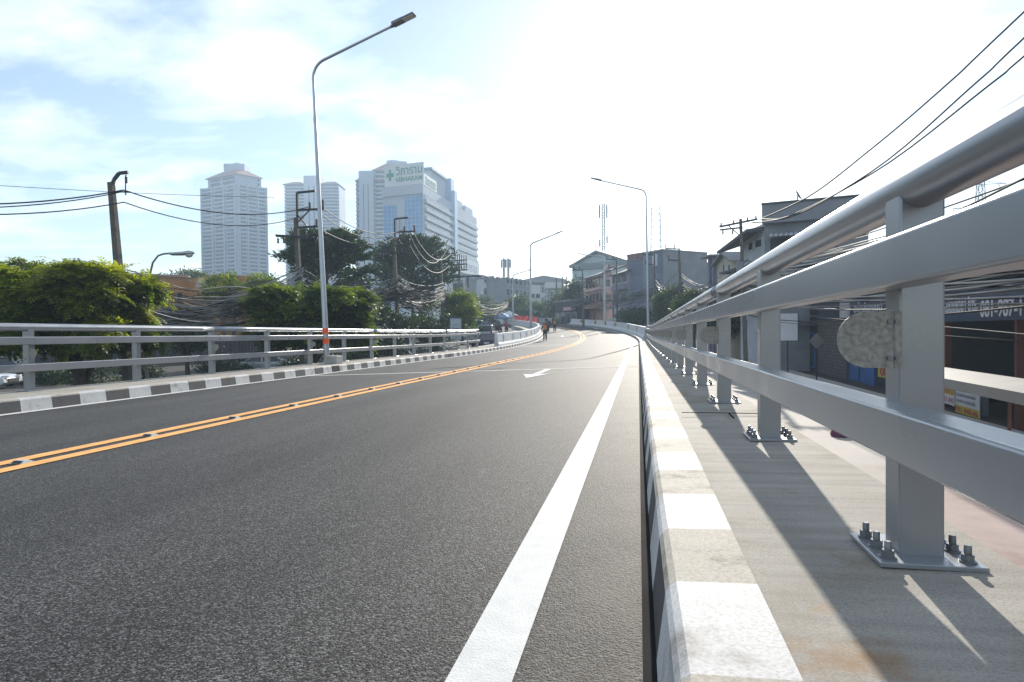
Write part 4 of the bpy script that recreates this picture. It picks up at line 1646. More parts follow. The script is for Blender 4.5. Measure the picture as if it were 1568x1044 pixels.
# lilac shophouse
F = face(938, 105, 962, 98)
o = thing('shophouse', 'grey lilac shophouse with a dark sloping roof squeezed beside the blue grey block', 'shophouse', F.p(.5, 0))
ze = Z(950, 419, 101)
boxed(F, 9, -.5, ze, 'wall_grey', o)
for a, b_ in ((.02, .2), (.27, .6), (.65, .98)):
    win(F, a, b_, Z(950, 434, 101), Z(950, 421, 101), o, 'wall_pale')
F.box(MB(), .18, 1.0, Z(950, 444, 101), Z(950, 438, 101), 0, .7).build('balcony_band', 'wall_lilac', o)
for a, b_ in ((.1, .45), (.55, .95)):
    win(F, a, b_, Z(950, 462, 101), Z(950, 448, 101), o, 'wall_grey')
F.box(MB(), -.3, .6, Z(950, 471, 101), Z(950, 469, 101), 0, 1.6).build('awning', 'wall_pale', o)
q = MB()
zp = Z(955, 399, 101)
q.hexa([F.p(-.06, ze - .2, .8), F.p(1.0, ze - .2, .8), F.p(1.0, zp - .3, -5), F.p(.5, zp - .3, -5), F.p(-.06, ze, .8), F.p(1.0, ze, .8), F.p(1.0, zp, -5), F.p(.5, zp, -5)])
q.build('roof', 'roof_dark', o)

# blue grey block
F = face(961, 99, 1016, 92)
o = thing('office_block', 'plain blue grey block clad in sheeting behind the tall right lamp', 'building', F.p(.5, 0))
zt_ = Z(990, 388, 95)
boxed(F, 9, -1, zt_, 'mesh_blue', o)
F.box(MB(), -.005, 1.005, zt_, zt_ + .25, -9.1, .1).build('parapet', 'wall_grey', o)
F.box(MB(), 0, 1, Z(990, 452, 95), Z(990, 450, 95), 0, .3).build('string_course', 'roof_dark', o)
F.box(MB(), .02, .45, Z(970, 400, 98), Z(970, 391, 98), 0, .12).build('sign_band', 'wall_grey', o)
F.box(MB(), .72, .86, Z(1000, 408, 94), Z(1000, 390, 94), 0, .1).build('pale_panel', 'wall_pale', o)
F.box(MB(), .0, .98, Z(990, 478, 95), Z(990, 454, 95), 0, .15).build('lower_wall', 'wall_lilac', o)
text('lettering', '081-576-8888', 'text_brown', F.p(.03, Z(970, 398.5, 98), .12), F.t, (0, 0, 1), F.L * .4, 1.0, o, .02, .05)
Fs = F.right(9)
Fs.box(MB(), .0, 1, -1, zt_ - .05, -.2, .02).build('side_wall', 'wall_grey', o)
F = face(1026, 100, 1046, 96)
block('annexe', 'small purple walled annexe right of the blue grey block', F, 8, -1, Z(1035, 407, 98), 'wall_lilac')
F = face(1030, 135, 1090, 125)
block('low_building', 'long low beige building with a grey roof band behind the right poles', F, 14, 0, Z(1060, 413, 130), 'wall_cream', roof_mat='roof_grey')
F = face(1030, 150, 1062, 148)
block('low_building', 'pale flat roofed building topping the purple annexe', F, 10, 0, Z(1045, 402, 149), 'wall_pale', roof_mat='wall_pale')

# cream gabled house with blue trim
F = face(1089, 62, 1122, 56)
o = thing('house', 'cream gabled house with pale lilac piers left of the leaning right pole', 'house', F.p(.5, -2))
ze = Z(1105, 402, 59)
boxed(F, 7, -2.5, ze, 'wall_cream', o)
zp = Z(1108, 390, 59)
q = MB()
q.add([F.p(.3, ze, 0), F.p(1, ze, 0), F.p(.72, zp, 0), F.p(.3, ze, -.3), F.p(1, ze, -.3), F.p(.72, zp, -.3)], [(0, 1, 2), (3, 5, 4), (0, 2, 5, 3), (1, 4, 5, 2), (0, 3, 4, 1)])
q.build('gable', 'wall_cream', o)
q = MB()
for a, b_ in ((.22, .72), (1.1, .72)):
    q.hexa([F.p(a, ze - .3, .5), F.p(b_, zp - .05, .5), F.p(b_, zp - .05, -7), F.p(a, ze - .3, -7), F.p(a, ze - .15, .5), F.p(b_, zp + .12, .5), F.p(b_, zp + .12, -7), F.p(a, ze - .15, -7)])
F.box(q, -.15, .35, Z(1100, 390, 59), Z(1100, 387.5, 59), -8, .8)
q.build('roof', 'roof_grey', o)
for a in (.02, .22):
    F.box(MB(), a, a + .07, -2.5, Z(1100, 391, 59), 0, .35).build('pier', 'wall_lilac', o)
win(F, .58, .68, Z(1110, 420, 59), Z(1110, 406, 59), o, 'wall_pale')
win(F, .82, .93, Z(1115, 420, 59), Z(1115, 408, 59), o, 'wall_pale')

# big grey house
F = face(1171, 48, 1330, 45)
o = thing('house', 'big grey house with a blank parapet and striped awnings above the near railing', 'house', F.p(.4, -2.5))
zt_ = Z(1171, 316, 48)
zm = Z(1171, 344, 48)
boxed(F, 9, -2.5, zm, 'wall_grey', o)
q = MB()
F.box(q, -.02, 1.0, zm, zt_, -9, .6)
q.build('parapet_wall', 'wall_grey', o)
F.box(MB(), -.025, 1.0, zt_, zt_ + .12, -9.1, .7).build('coping', 'roof_dark', o)
for a, b_ in ((.06, .36), (.44, .72)):
    F.box(MB(), a, b_, Z(1200, 378, 45), Z(1200, 358, 45), 0, .05).build('opening', 'wall_dark', o)
    q = MB()
    n = 12
    for i in range(n):
        a0, a1 = a + (b_ - a) * i / n, a + (b_ - a) * (i + 1) / n
        zz1, zz0 = Z(1190, 352, 46), Z(1190, 360, 46)
        q.hexa([F.p(a0, zz0, 1.1), F.p(a1, zz0, 1.1), F.p(a1, zz1 - .05, .02), F.p(a0, zz1 - .05, .02), F.p(a0, zz0 + .05, 1.1), F.p(a1, zz0 + .05, 1.1), F.p(a1, zz1, .02), F.p(a0, zz1, .02)], i % 2)
    q.build('awning', ['wall_pale', 'wall_grey'], o)
F.box(MB(), .0, .95, Z(1190, 405, 46), Z(1190, 400, 46), 0, .9).build('ledge', 'wall_pale', o)
Fs = F.left(7)
Fs = Face(pt(1134, 500, 53), F.p(0, 0, 0))
boxed(Fs, 5, -2.5, Z(1150, 349, 50), 'wall_pale', o, 'side_wall')
for a, b_ in ((.35, .58), (.64, .93)):
    win(Fs, a, b_, Z(1155, 383, 50), Z(1155, 368, 50), o, 'wall_pale')
q = MB()
za, zb_ = Z(1140, 376, 51), Z(1160, 348, 49)
q.hexa([Fs.p(-.35, za - .25, 1.4), Fs.p(1.0, za + .6, 1.4), Fs.p(1.0, zb_, -3), Fs.p(.1, zb_, -3), Fs.p(-.35, za, 1.4), Fs.p(1.0, za + .85, 1.4), Fs.p(1.0, zb_ + .3, -3), Fs.p(.1, zb_ + .3, -3)])
Fs.box(q, .25, 1.0, Z(1160, 415, 49), Z(1160, 412, 49), -.5, 2.2)
q.build('roof', 'roof_dark', o)
dsh = thing('satellite_dish', 'small tilted satellite dish on top of the grey parapet', 'dish', F.p(.33, zt_ + .1, -1))
q = MB()
c = F.p(.33, zt_ + .75, -1)
q.tube([F.p(.33, zt_ + .1, -1), c], .04, 6)
q.lathe((0, 0, 0), [(.02, 0), (.25, .03), (.45, .12), (.44, .13), (.25, .05), (.02, .02)], 14)
mrot = Matrix.Rotation(rad(62), 4, Vector((.3, 1, 0)))
k0 = 12 + 2 * 6 * 0
nv = len(q.v)
for i in range(nv - (14 * 6 + 28), nv):
    q.v[i] = tuple(mrot @ Vector(q.v[i]) + c)
q.build('dish', 'wall_grey', dsh)

# row along the lower street on the right
F = face(1160, 62, 1252, 45)
o = thing('shop_row', 'dark shop row with blue window frames along the lower street', 'shop', F.p(.5, -2.5))
boxed(F, 6, -2.5, 2.6, 'wall_dark', o)
for i in range(7):
    win(F, .02 + .14 * i, .13 + .14 * i, -2.2, .4, o, 'wall_blue')
F.box(MB(), 0, 1, .9, 1.2, 0, 1.5).build('awning', 'roof_dark', o)
F = face(1252, 45, 1296, 39)
o = F.box(MB(), 0, 1, -2.5, 1.2, -.3, 0).build('block_wall', 'brick')
tag(o, 'bare grey block wall beside the round plate of the nearest post', 'wall')
F = face(1296, 40, 1436, 27)
o = thing('shop_row', 'blue fronted shop between the block wall and the nearest railing post', 'shop', F.p(.5, -2.5))
boxed(F, 6, -2.5, 2.6, 'wall_dark', o)
F.box(MB(), .0, .22, -2.5, -.9, 0, .15).build('door', 'wall_blue', o)
F.box(MB(), .24, .42, -2.5, -.5, 0, .12).build('door', 'wall_blue', o)
q = MB()
F.box(q, .05, .6, 1.5, 2.4, .05, .25)
q.build('fascia', 'sign_blue', o)
text('lettering', 'อะไหล่รถยนต์', 'text_white', F.p(.19, 1.62, .25), F.t, (0, 0, 1), F.L * .36, .6, o, .01, .03)
F.box(MB(), .0, .13, 1.35, 2.45, .25, .4).build('sign_panel', 'banner_white', o)
F.box(MB(), .5, .95, -1.9, -.7, .2, .26).build('banner', 'banner_yellow', o)
text('lettering', '081-840-46', 'text_red', F.p(.53, -1.8, .26), F.t, (0, 0, 1), F.L * .4, .45, o, .01, .02)
F.box(MB(), .55, .72, -1.1, -.4, .3, .36).build('poster', 'banner_white', o)

F = face(1436, 26.5, 1750, 14.2)
o = thing('workshop', 'dark open workshop with a blue fascia of white Thai lettering at the right edge', 'shop', F.p(.3, -2.5))
zf0, zf1 = .95, 2.15
q = MB()
F.box(q, 0, 1, -2.5, 2.6, -7, -5)
F.box(q, 0, 1, zf1 + .1, 2.75, -5, 0)
q.build('wall', 'wall_dark', o)
F.box(MB(), 0, 1, zf0, zf1, -.1, .15).build('fascia', 'sign_blue', o)
text('lettering', 'ดีค ร.บดินเดชา โทร.', 'text_white', F.p(.025, zf0 + .36, .15), F.t, (0, 0, 1), 4.1, .66, o, .01, .03, .008)
text('lettering', '081-987-1', 'text_white', F.p(.025, zf0 + .12, .15) + F.t * 4.35, F.t, (0, 0, 1), 2.95, .58, o, .01, .03, .008)
for a in (.085, .55, .8):
    F.box(MB(), a, a + .012, -2.5, zf0, -.1, .12).build('post', 'post_red', o)
for a in (.3, .4, .65):
    F.box(MB(), a, a + .025, -2.5, zf0, -4.9, -4.5).build('column', 'wall_grey', o)
F.box(MB(), .0, .3, -2.5, -1.55, -.4, -.2).build('low_wall', 'wall_grey', o)
# its banners
for a, b_, z0_, z1_, m_, lab, tx in ((.10, .44, -1.15, -.86, 'banner_yellow', 'long yellow banner strip high in the dark workshop', None),
                                     (.105, .205, -2.3, -1.6, 'banner_white', 'small banner with a yellow head and a red phone number', ('081-840', 'text_red')),
                                     (.215, .38, -2.5, -1.62, 'banner_white', 'white banner with dark Thai lines and a red phone number on yellow', ('081-840-46', 'text_red'))):
    bt = thing('banner', lab, 'banner', F.p(a, z0_, .3))
    F.box(MB(), a, b_, z0_, z1_, .24, .27).build('sheet', m_, bt)
    if tx:
        h_ = z1_ - z0_
        if a < .2:
            F.box(MB(), a, b_, z0_ + h_ * .55, z1_, .27, .274).build('head_panel', 'banner_yellow', bt)
            text('lettering', 'สอบถาม', 'text_red', F.p(a + .004, z0_ + h_ * .62, .274), F.t, (0, 0, 1), F.L * (b_ - a - .01), h_ * .28, bt, .004, .004)
            text('lettering', tx[0], tx[1], F.p(a + .004, z0_ + h_ * .12, .27), F.t, (0, 0, 1), F.L * (b_ - a - .01), h_ * .3, bt, .004, .004)
        else:
            F.box(MB(), a, b_, z0_, z0_ + h_ * .34, .27, .274).build('foot_panel', 'banner_yellow', bt)
            text('lettering', tx[0], tx[1], F.p(a + .006, z0_ + h_ * .06, .274), F.t, (0, 0, 1), F.L * (b_ - a - .014), h_ * .22, bt, .004, .004, .006)
            text('lettering', 'ซ.รามคำแหงตัดใหม่', 'text_dark', F.p(a + .006, z0_ + h_ * .72, .27), F.t, (0, 0, 1), F.L * (b_ - a - .03), h_ * .16, bt, .004, .004)
            text('lettering', 'ตรงข้ามวัดไร่ฝั่ง', 'text_dark', F.p(a + .006, z0_ + h_ * .46, .27), F.t, (0, 0, 1), F.L * (b_ - a - .03), h_ * .16, bt, .004, .004)

for k, (u_, w_, h_, m_) in enumerate(((.05, .9, 1.3, 'wall_blue'), (.14, .7, .9, 'wall_grey'), (.24, .8, 1.1, 'wall_tan'), (.34, .6, 1.5, 'roof_dark'))):
    c_ = F.p(u_ + .4, -2.44, -1.6 - .3 * k)
    o = thing('storage_cabinet', ('blue', 'grey', 'brown', 'tall black')[k] + ' storage cabinet standing inside the dark workshop', 'cabinet', c_)
    q = MB().box(c_ + Vector((0, 0, h_ / 2)), (w_, .5, h_), 0, .3 * k)
    bevel(q.build('body', m_, o), .02)
    q = MB()
    m3_ = Matrix.Rotation(.3 * k, 3, 'Z')
    for j_ in range(3):
        q.box(c_ + m3_ @ Vector((0, -.26, h_ * (.2 + .3 * j_))), (w_ * .86, .02, h_ * .24), 0, .3 * k)
    q.build('drawer_front', 'wall_pale', o)
# street stall awning in front of the workshop
F = Face((8.9, 25), (7.9, 6.5))
o = thing('stall_awning', 'long pale metal awning on slim posts in front of the workshop', 'awning', F.p(.5, -2.5))
q = MB()
zA = -.72
q.hexa([F.p(0, zA - .28, .0), F.p(1, zA - .28, .0), F.p(1, zA + .12, -1.0), F.p(0, zA + .12, -1.0), F.p(0, zA, .02), F.p(1, zA, .02), F.p(1, zA + .16, -1.0), F.p(0, zA + .16, -1.0)])
q.build('sheet', 'awning', o)
for a in (.05, .35, .65, .95):
    F.box(MB(), a, a + .004, -2.5, zA - .05, -.9, -.84).build('post', 'post_red', o)

# orange building on the left
F = face(120, 66, 288, 72)
o = thing('building', 'orange walled building with an arched gable behind the left cables', 'building', F.p(.5, -2))
zt_ = Z(250, 423, 70)
boxed(F, 4, -3, zt_, 'wall_orange', o)
F.box(MB(), -.01, 1.01, zt_, zt_ + .25, -4, .3).build('coping', 'wall_tan', o)
for i in range(9):
    win(F, .04 + .107 * i, .1 + .107 * i, Z(250, 460, 70), Z(250, 446, 70), o, 'wall_tan')
Fb = face(288, 72, 336, 66)
boxed(Fb, 4, -3, Z(310, 424, 69), 'wall_orange', o)
q = MB()
N = 12
pr = [(.35 + .3 * (.5 - .5 * math.cos(PI * k / N)), Z(310, 440, 69) + 1.0 * math.sin(PI * k / N)) for k in range(N + 1)]
vs = [Fb.p(u, z, .25) for u, z in pr] + [Fb.p(u, z, 0) for u, z in pr]
q.add(vs, [tuple(range(N + 1)), tuple(range(2 * N + 1, N, -1))] + [(k, k + N + 1, k + N + 2, k + 1) for k in range(N)] + [(0, N, 2 * N + 1, N + 1)])
q.build('arch', 'wall_cream', o)
# dark fence and low yellow rail under the left trees
F = face(-60, 50, 420, 58)
o = thing('fence', 'dark boundary fence under the left trees with a yellow rail', 'fence', F.p(.5, -2.7))
q = MB()
n = 90
for i in range(n):
    F.box(q, i / n, (i + .93) / n, -2.8, .1, -.06, 0)
q.build('boards', 'wall_dark', o)
F.box(MB(), .4, .78, -1.75, -1.5, .25, .4).build('rail', 'yellow', o)

# ------------------------------------------------------------------ masts
def lattice(name, label, px, d, y0, y1, w0, w1, mat, arms=None, z0=None, n=14):
    a, b_ = pt(px, y0, d), pt(px, y1, d)
    z0 = a.z if z0 is None else z0
    o = thing(name, label, 'mast', (a.x, a.y, z0))
    H = b_.z - z0
    q = MB()
    cr = [(-1, -1), (1, -1), (1, 1), (-1, 1)]
    th_ = max(.06, d * .0010)
    W = lambda f: w0 + (w1 - w0) * f
    for i in range(n):
        f0, f1 = i / n, (i + 1) / n
        for k in range(4):
            P0 = Vector((a.x + cr[k][0] * W(f0) / 2, a.y + cr[k][1] * W(f0) / 2, z0 + H * f0))
            P1 = Vector((a.x + cr[k][0] * W(f1) / 2, a.y + cr[k][1] * W(f1) / 2, z0 + H * f1))
            k2 = (k + 1) % 4
            P2 = Vector((a.x + cr[k2][0] * W(f1) / 2, a.y + cr[k2][1] * W(f1) / 2, z0 + H * f1))
            q.bar(P0, P1, th_)
            q.bar(P0, P2, th_ * .6)
            q.bar(P1, P2, th_ * .6)
    q.build('frame', mat, o)
    for f, l in arms or []:
        q = MB()
        z = z0 + H * f
        for s_ in (-1, 1):
            q.bar((a.x, a.y, z), (a.x + s_ * l, a.y, z), th_)
            q.bar((a.x, a.y, z + l * .18), (a.x + s_ * l, a.y, z), th_ * .6)
            q.bar((a.x + s_ * l, a.y, z), (a.x + s_ * l * .85, a.y, z - l * .3), th_ * .7)
            q.bar((a.x + s_ * l * .7, a.y, z), (a.x + s_ * l * .85, a.y, z - l * .3), th_ * .7)
        q.build('arm', mat, o)
    return o, Vector((a.x, a.y, b_.z))


o, tp = lattice('telecom_mast', 'slim telecom mast rising behind the green gabled hall', 925, 210, 480, 313, 1.1, .8, 'wall_grey', None, 3)
for z, s_ in ((-1.5, 1), (-1.5, -1), (-3.5, 1), (-3.5, -1), (-12, 1), (-13, -1), (-24, 1)):
    MB().box(tp + Vector((s_ * 1.2, -.6, z)), (.5, .3, 2.4)).build('antenna', 'wall_grey', o)
lattice('telecom_mast', 'faint wide lattice mast behind the blue grey block', 1005, 420, 480, 318, 9, 5.5, 'wall_pale', None, 3, 18)
o, tp = lattice('power_pylon', 'distant lattice pylon glimpsed under the near top rail', 1501, 240, 480, 270, 6, 1.6, 'roof_dark', [(.94, 8.5), (.78, 9.5), (.6, 10)], 3, 14)
for px in (772, 779):
    o, tp = lattice('telecom_mast', ('left' if px == 772 else 'right') + ' one of the twin pencil masts above the far shops', px, 200, 470, 396, .5, .4, 'wall_grey', None, 5, 12)
    for s_ in (-1, 1):
        MB().box(tp + Vector((s_ * .7, -.2, -1.6)), (.45, .3, 2.6)).build('antenna', 'wall_grey', o)

# ------------------------------------------------------------------ roadside signs on the lower street
def post_sign(px, y0, y1, d, w, mat, label, zb, shape='rect', pmat='pole_iron', back='pole_iron', name='road_sign'):
    c = pt(px, (y0 + y1) / 2, d)
    h = (y1 - y0) * d / F_PX
    o = thing(name, label, 'sign', (c.x, c.y, zb))
    X = Vector((math.cos(YAW), math.sin(YAW), 0))
    nrm = Vector((X.y, -X.x, 0))
    MB().tube([(c.x, c.y, zb), (c.x, c.y, c.z)], .04, 8).build('post', pmat, o)
    q = MB()
    m3 = Matrix((X, -nrm, Vector((0, 0, 1)))).transposed()
    cf = c + nrm * .06
    if shape == 'rect':
        q.box(cf, (w, .05, h), 0, 0, m3)
    elif shape == 'diamond':
        q.box(cf, (w * .71, .02, w * .71), 0, 0, m3 @ Matrix.Rotation(rad(45), 3, 'Y'))
    else:
        vs = [cf + X * (w / 2 * math.cos(2 * PI * k / 24)) + Vector((0, 0, w / 2 * math.sin(2 * PI * k / 24))) for k in range(24)]
        vs += [v - nrm * .02 for v in vs]
        q.add(vs, [tuple(range(24)), tuple(range(47, 23, -1))] + [(k, 24 + k, 24 + (k + 1) % 24, (k + 1) % 24) for k in range(24)])
    q.build('face', mat, o)
    return o, cf, X, nrm, h


o, cf, X, nrm, h = post_sign(1206, 480, 522, 36, 1.12, 'banner_white', 'white light box sign on a post behind the second near post', -2.5, name='light_box')
q = MB()
for s_ in (-1, 1):
    q.bar(cf + X * (s_ * .57) - Vector((0, 0, h / 2)), cf + X * (s_ * .57) + Vector((0, 0, h / 2)), .04, .09)
q.bar(cf - X * .57 - Vector((0, 0, h / 2)), cf + X * .57 - Vector((0, 0, h / 2)), .09, .04)
q.build('rim', 'pole_iron', o)
post_sign(1250, 512, 532, 38, .95, 'galv', 'back of a diamond shaped road sign before the block wall', -2.5, 'diamond')
post_sign(1141, 490, 534, 48, .28, 'wall_blue', 'narrow blue upright board on the lower pavement', -2.5, name='board')
o, cf, X, nrm, h = post_sign(698, 487, 520, 52, .95, 'sign_grey', 'pale grey notice board rising over the left railing', -1.4, name='notice_board')
MB().box(cf + nrm * .03, (.86, .02, h * .94), 0, 0, Matrix((X, -nrm, Vector((0, 0, 1)))).transposed()).build('panel', 'wall_pale', o)
for i, (xx, zz, ww, hh_) in enumerate(((-.2, .05, .1, .16), (.07, .02, .34, .06), (.2, -.2, .14, .18), (-.02, .35, .4, .03))):
    MB().box(cf + nrm * .045 + X * xx + Vector((0, 0, zz)), (ww, .012, hh_), 0, 0, Matrix((X, -nrm, Vector((0, 0, 1)))).transposed()).build('print_mark', 'text_dark', o)
post_sign(622, 515, 530, 47, .55, 'no_parking', 'round blue sign seen between the left railing bars', -1.8, 'round')
o, cf, X, nrm, h = post_sign(945, 470, 481, 90, .9, 'wall_pale', 'small pale board hanging under the lilac shop awning', .2, name='board')

# white balustrade beyond the outer barrier
F = face(931, 104, 968, 98)
o = thing('balustrade', 'low white balustrade with square openings beyond the outer barrier', 'balustrade', F.p(.5, -.3))
z0_, z1_ = Z(950, 500, 101), Z(950, 487, 101)
F.box(MB(), 0, 1, z1_ - .22, z1_, -.3, 0).build('cap_rail', 'sign_white', o)
F.box(MB(), 0, 1, -.5, z0_ + .3, -.3, 0).build('plinth', 'sign_white', o)
for i in range(7):
    F.box(MB(), i / 6.4, i / 6.4 + .04, z0_ + .3, z1_ - .22, -.28, -.02).build('post', 'sign_white', o)

# ------------------------------------------------------------------ trees
def rot_basis(d, rng_):
    """orthonormal frames with first axis d (n,3)"""
    d = d / np.linalg.norm(d, axis=1, keepdims=True)
    h = rng_.normal(size=d.shape)
    h -= (h * d).sum(1, keepdims=True) * d
    h /= np.linalg.norm(h, axis=1, keepdims=True)
    return d, h, np.cross(d, h)


def mesh_np(name, V, Fq, mat, parent, tint):
    me = bpy.data.meshes.new(name)
    n, k = len(V), len(Fq)
    if parent is not None and parent.name in WM:
        V = V - np.array(WM[parent.name].translation)[None]
    me.vertices.add(n)
    me.vertices.foreach_set('co', V.astype(np.float32).ravel())
    me.loops.add(k * 4)
    me.loops.foreach_set('vertex_index', Fq.astype(np.int32).ravel())
    me.polygons.add(k)
    me.polygons.foreach_set('loop_start', np.arange(0, 4 * k, 4, dtype=np.int32))
    me.update(calc_edges=True)
    a = me.attributes.new('tint', 'FLOAT', 'FACE')
    a.data.foreach_set('value', tint.astype(np.float32))
    me.materials.append(MT[mat])
    o = bpy.data.objects.new(name, me)
    COL.objects.link(o)
    if parent is not None:
        o.parent = parent
    return o


def leaf_quads(P, D, L, Wd, rng_, flat=None):
    """rhombus leaves at P pointing along D; L, Wd arrays"""
    d, h, w = rot_basis(D, rng_)
    if flat is not None:
        w = np.cross(d, flat)
        w /= np.linalg.norm(w, axis=1, keepdims=True) + 1e-6
    L, Wd = L[:, None], Wd[:, None]
    a = P
    b = P + d * L * .45 + w * Wd * .5
    c = P + d * L
    e = P + d * L * .45 - w * Wd * .5
    V = np.stack([a, b, c, e], 1).reshape(-1, 3)
    return V


def frond_crown(C, R, n_ros, rng_, fl=.42, nf=7, np_=7, lw=.05, ll=.15, up=.55, nb=16, br=.42):
    """rosettes of feathery fronds on many leafy boughs filling an uneven, flat topped crown"""
    C, R = np.array(C), np.array(R)
    bc = rng_.uniform(-1, 1, size=(nb, 3))
    bc = np.sign(bc) * np.abs(bc) ** .8
    bc[:, :2] /= np.maximum(1, np.linalg.norm(bc[:, :2], axis=1, keepdims=True))
    bc[:, 2] *= .8
    bs = br * (.65 + .6 * rng_.random(nb))
    who = rng_.integers(0, nb, n_ros)
    dirs = rng_.normal(size=(n_ros, 3))
    dirs[:, 2] += .35
    dirs /= np.linalg.norm(dirs, axis=1, keepdims=True)
    mr = float(R.mean())
    P = C + bc[who] * R + dirs * (bs[who] * mr * (.45 + .55 * rng_.random(n_ros) ** .5))[:, None] * np.array([1.15, 1.15, .6])
    ax = dirs * .55 + np.array([0, 0, up]) + rng_.normal(size=dirs.shape) * .3
    ax /= np.linalg.norm(ax, axis=1, keepdims=True)
    d, h, w = rot_basis(ax, rng_)
    Vs, T = [], []
    rt = np.clip(.6 * rng_.random(nb)[who] + .5 * rng_.random(n_ros) - .05, 0, 1) ** 1.7
    for k in range(nf):
        a = 2 * PI * k / nf + rng_.random(n_ros)
        rad_ = h * np.cos(a)[:, None] + w * np.sin(a)[:, None]
        L = fl * (.6 + .8 * rng_.random(n_ros))
        el = .25 + .6 * rng_.random((n_ros, 1))
        for j in range(np_):
            f = (j + .6) / np_
            pos = P + (rad_ * f + d * (el * f - .42 * f * f)) * L[:, None]
            tang = rad_ + d * (el - .84 * f)
            tang /= np.linalg.norm(tang, axis=1, keepdims=True)
            sd_ = np.cross(tang, d)
            sd_ /= np.linalg.norm(sd_, axis=1, keepdims=True) + 1e-6
            sz = (1.05 - .75 * abs(f - .4))
            for s_ in (-1, 1):
                D = sd_ * s_ + tang * .5 + rng_.normal(size=tang.shape) * .1
                nrm = np.cross(tang, sd_) + rng_.normal(size=tang.shape) * .25
                Vs.append(leaf_quads(pos, D, np.full(n_ros, ll * sz), np.full(n_ros, lw), rng_, nrm))
                T.append(np.clip(rt + rng_.normal(size=n_ros) * .08, 0, 1))
    return np.concatenate(Vs), np.concatenate(T)


def clump_crown(C, R, n_cl, per, rng_, size=.5, leaf_l=.12, leaf_w=.06, hollow=.55):
    C, R = np.array(C), np.array(R)
    dirs = rng_.normal(size=(n_cl, 3))
    dirs /= np.linalg.norm(dirs, axis=1, keepdims=True)
    lump = rng_.normal(size=(8, 3))
    lump /= np.linalg.norm(lump, axis=1, keepdims=True)
    bump = np.exp(4 * (dirs @ lump.T - 1)).max(1)
    rr_ = (hollow + (1 - hollow) * rng_.random(n_cl) ** .6) * (.76 + .32 * bump)
    P = C + dirs * R * rr_[:, None]
    ct = rng_.random(n_cl)
    g = rng_.normal(size=(n_cl, per, 3)) * size * np.array([1, 1, .6])
    Q = (P[:, None] + g).reshape(-1, 3)
    D = rng_.normal(size=Q.shape) * .8 + np.repeat(dirs, per, 0) * .6 + np.array([0, 0, -.1])
    n = len(Q)
    sc_ = .7 + .6 * rng_.random(n)
    V = leaf_quads(Q, D, leaf_l * sc_, leaf_w * sc_, rng_)
    T = np.clip(np.repeat(ct, per) + rng_.normal(size=n) * .15, 0, 1)
    return V, T


def spray_crown(base, H, R, n_br, per, rng_, leaf_l=.3, leaf_w=.1, cone=.5):
    """layered branches sweeping out and up, needles along the outer part"""
    base = np.array(base)
    f = rng_.random(n_br) ** .8
    a = rng_.random(n_br) * 2 * PI
    z = H * f
    prof = R * np.clip(np.sin(PI * (f * .78 + .2)) ** .8, 0.05, 1) * (.75 + .4 * rng_.random(n_br))
    start = base + np.stack([0 * a, 0 * a, z], 1)
    out = np.stack([np.cos(a), np.sin(a), .25 + .45 * f], 1)
    out /= np.linalg.norm(out, axis=1, keepdims=True)
    t = .3 + .7 * rng_.random((n_br, per)) ** .7
    P = start[:, None] + out[:, None] * prof[:, None, None] * t[:, :, None]
    P = P + rng_.normal(size=P.shape) * np.array([.3, .3, .13]) * R * .16
    P = P.reshape(-1, 3)
    D = np.repeat(out, per, 0) + rng_.normal(size=P.shape) * .45 + np.array([0, 0, .15])
    n = len(P)
    sc_ = .6 + .8 * rng_.random(n)
    V = leaf_quads(P, D, leaf_l * sc_, leaf_w * sc_, rng_)
    T = np.clip(np.repeat(rng_.random(n_br), per) + rng_.normal(size=n) * .15, 0, 1)
    return V, T, start, start + out * prof[:, None] * .8


def finish_tree(name, label, cat, base, top, V, T, mat, trunk_r, limbs=None, lean=(0, 0), group=None, rng_=None):
    o = thing(name, label, cat, base, group)
    Fq = np.arange(len(V)).reshape(-1, 4)
    mesh_np('crown', V, Fq, mat, o, T)
    b, t = Vector(base), Vector(top)
    m = b.lerp(t, .5) + Vector((lean[0], lean[1], 0))
    q = MB()
    q.tube([b, b.lerp(m, .5) + Vector((lean[0] * .1, 0, 0)), m, t], [trunk_r, trunk_r * .8, trunk_r * .62, trunk_r * .25], 9)
    for p0, p1 in limbs or []:
        p0, p1 = Vector(p0), Vector(p1)
        q.tube([p0, p0.lerp(p1, .5) + Vector((0, 0, .12 * (p1 - p0).length)), p1], [trunk_r * .45, trunk_r * .3, trunk_r * .1], 6)
    q.build('trunk', 'bark', o)
    return o


def crown_box(x0, x1, y0, y1, d, depth=None):
    c = pt((x0 + x1) / 2, (y0 + y1) / 2, d)
    rx = (x1 - x0) / 2 * d / F_PX
    rz_ = (y1 - y0) / 2 * d / F_PX
    return c, (rx, depth or rx * .8, rz_)


def limbs_to(o, C, R, n, rng_):
    L = []
    for i in range(n):
        a = 2 * PI * i / n + rng_.random()
        L.append((o, (C[0] + math.cos(a) * R[0] * .6, C[1] + math.sin(a) * R[1] * .6, C[2] + R[2] * rng_.uniform(-.3, .5))))
    return L


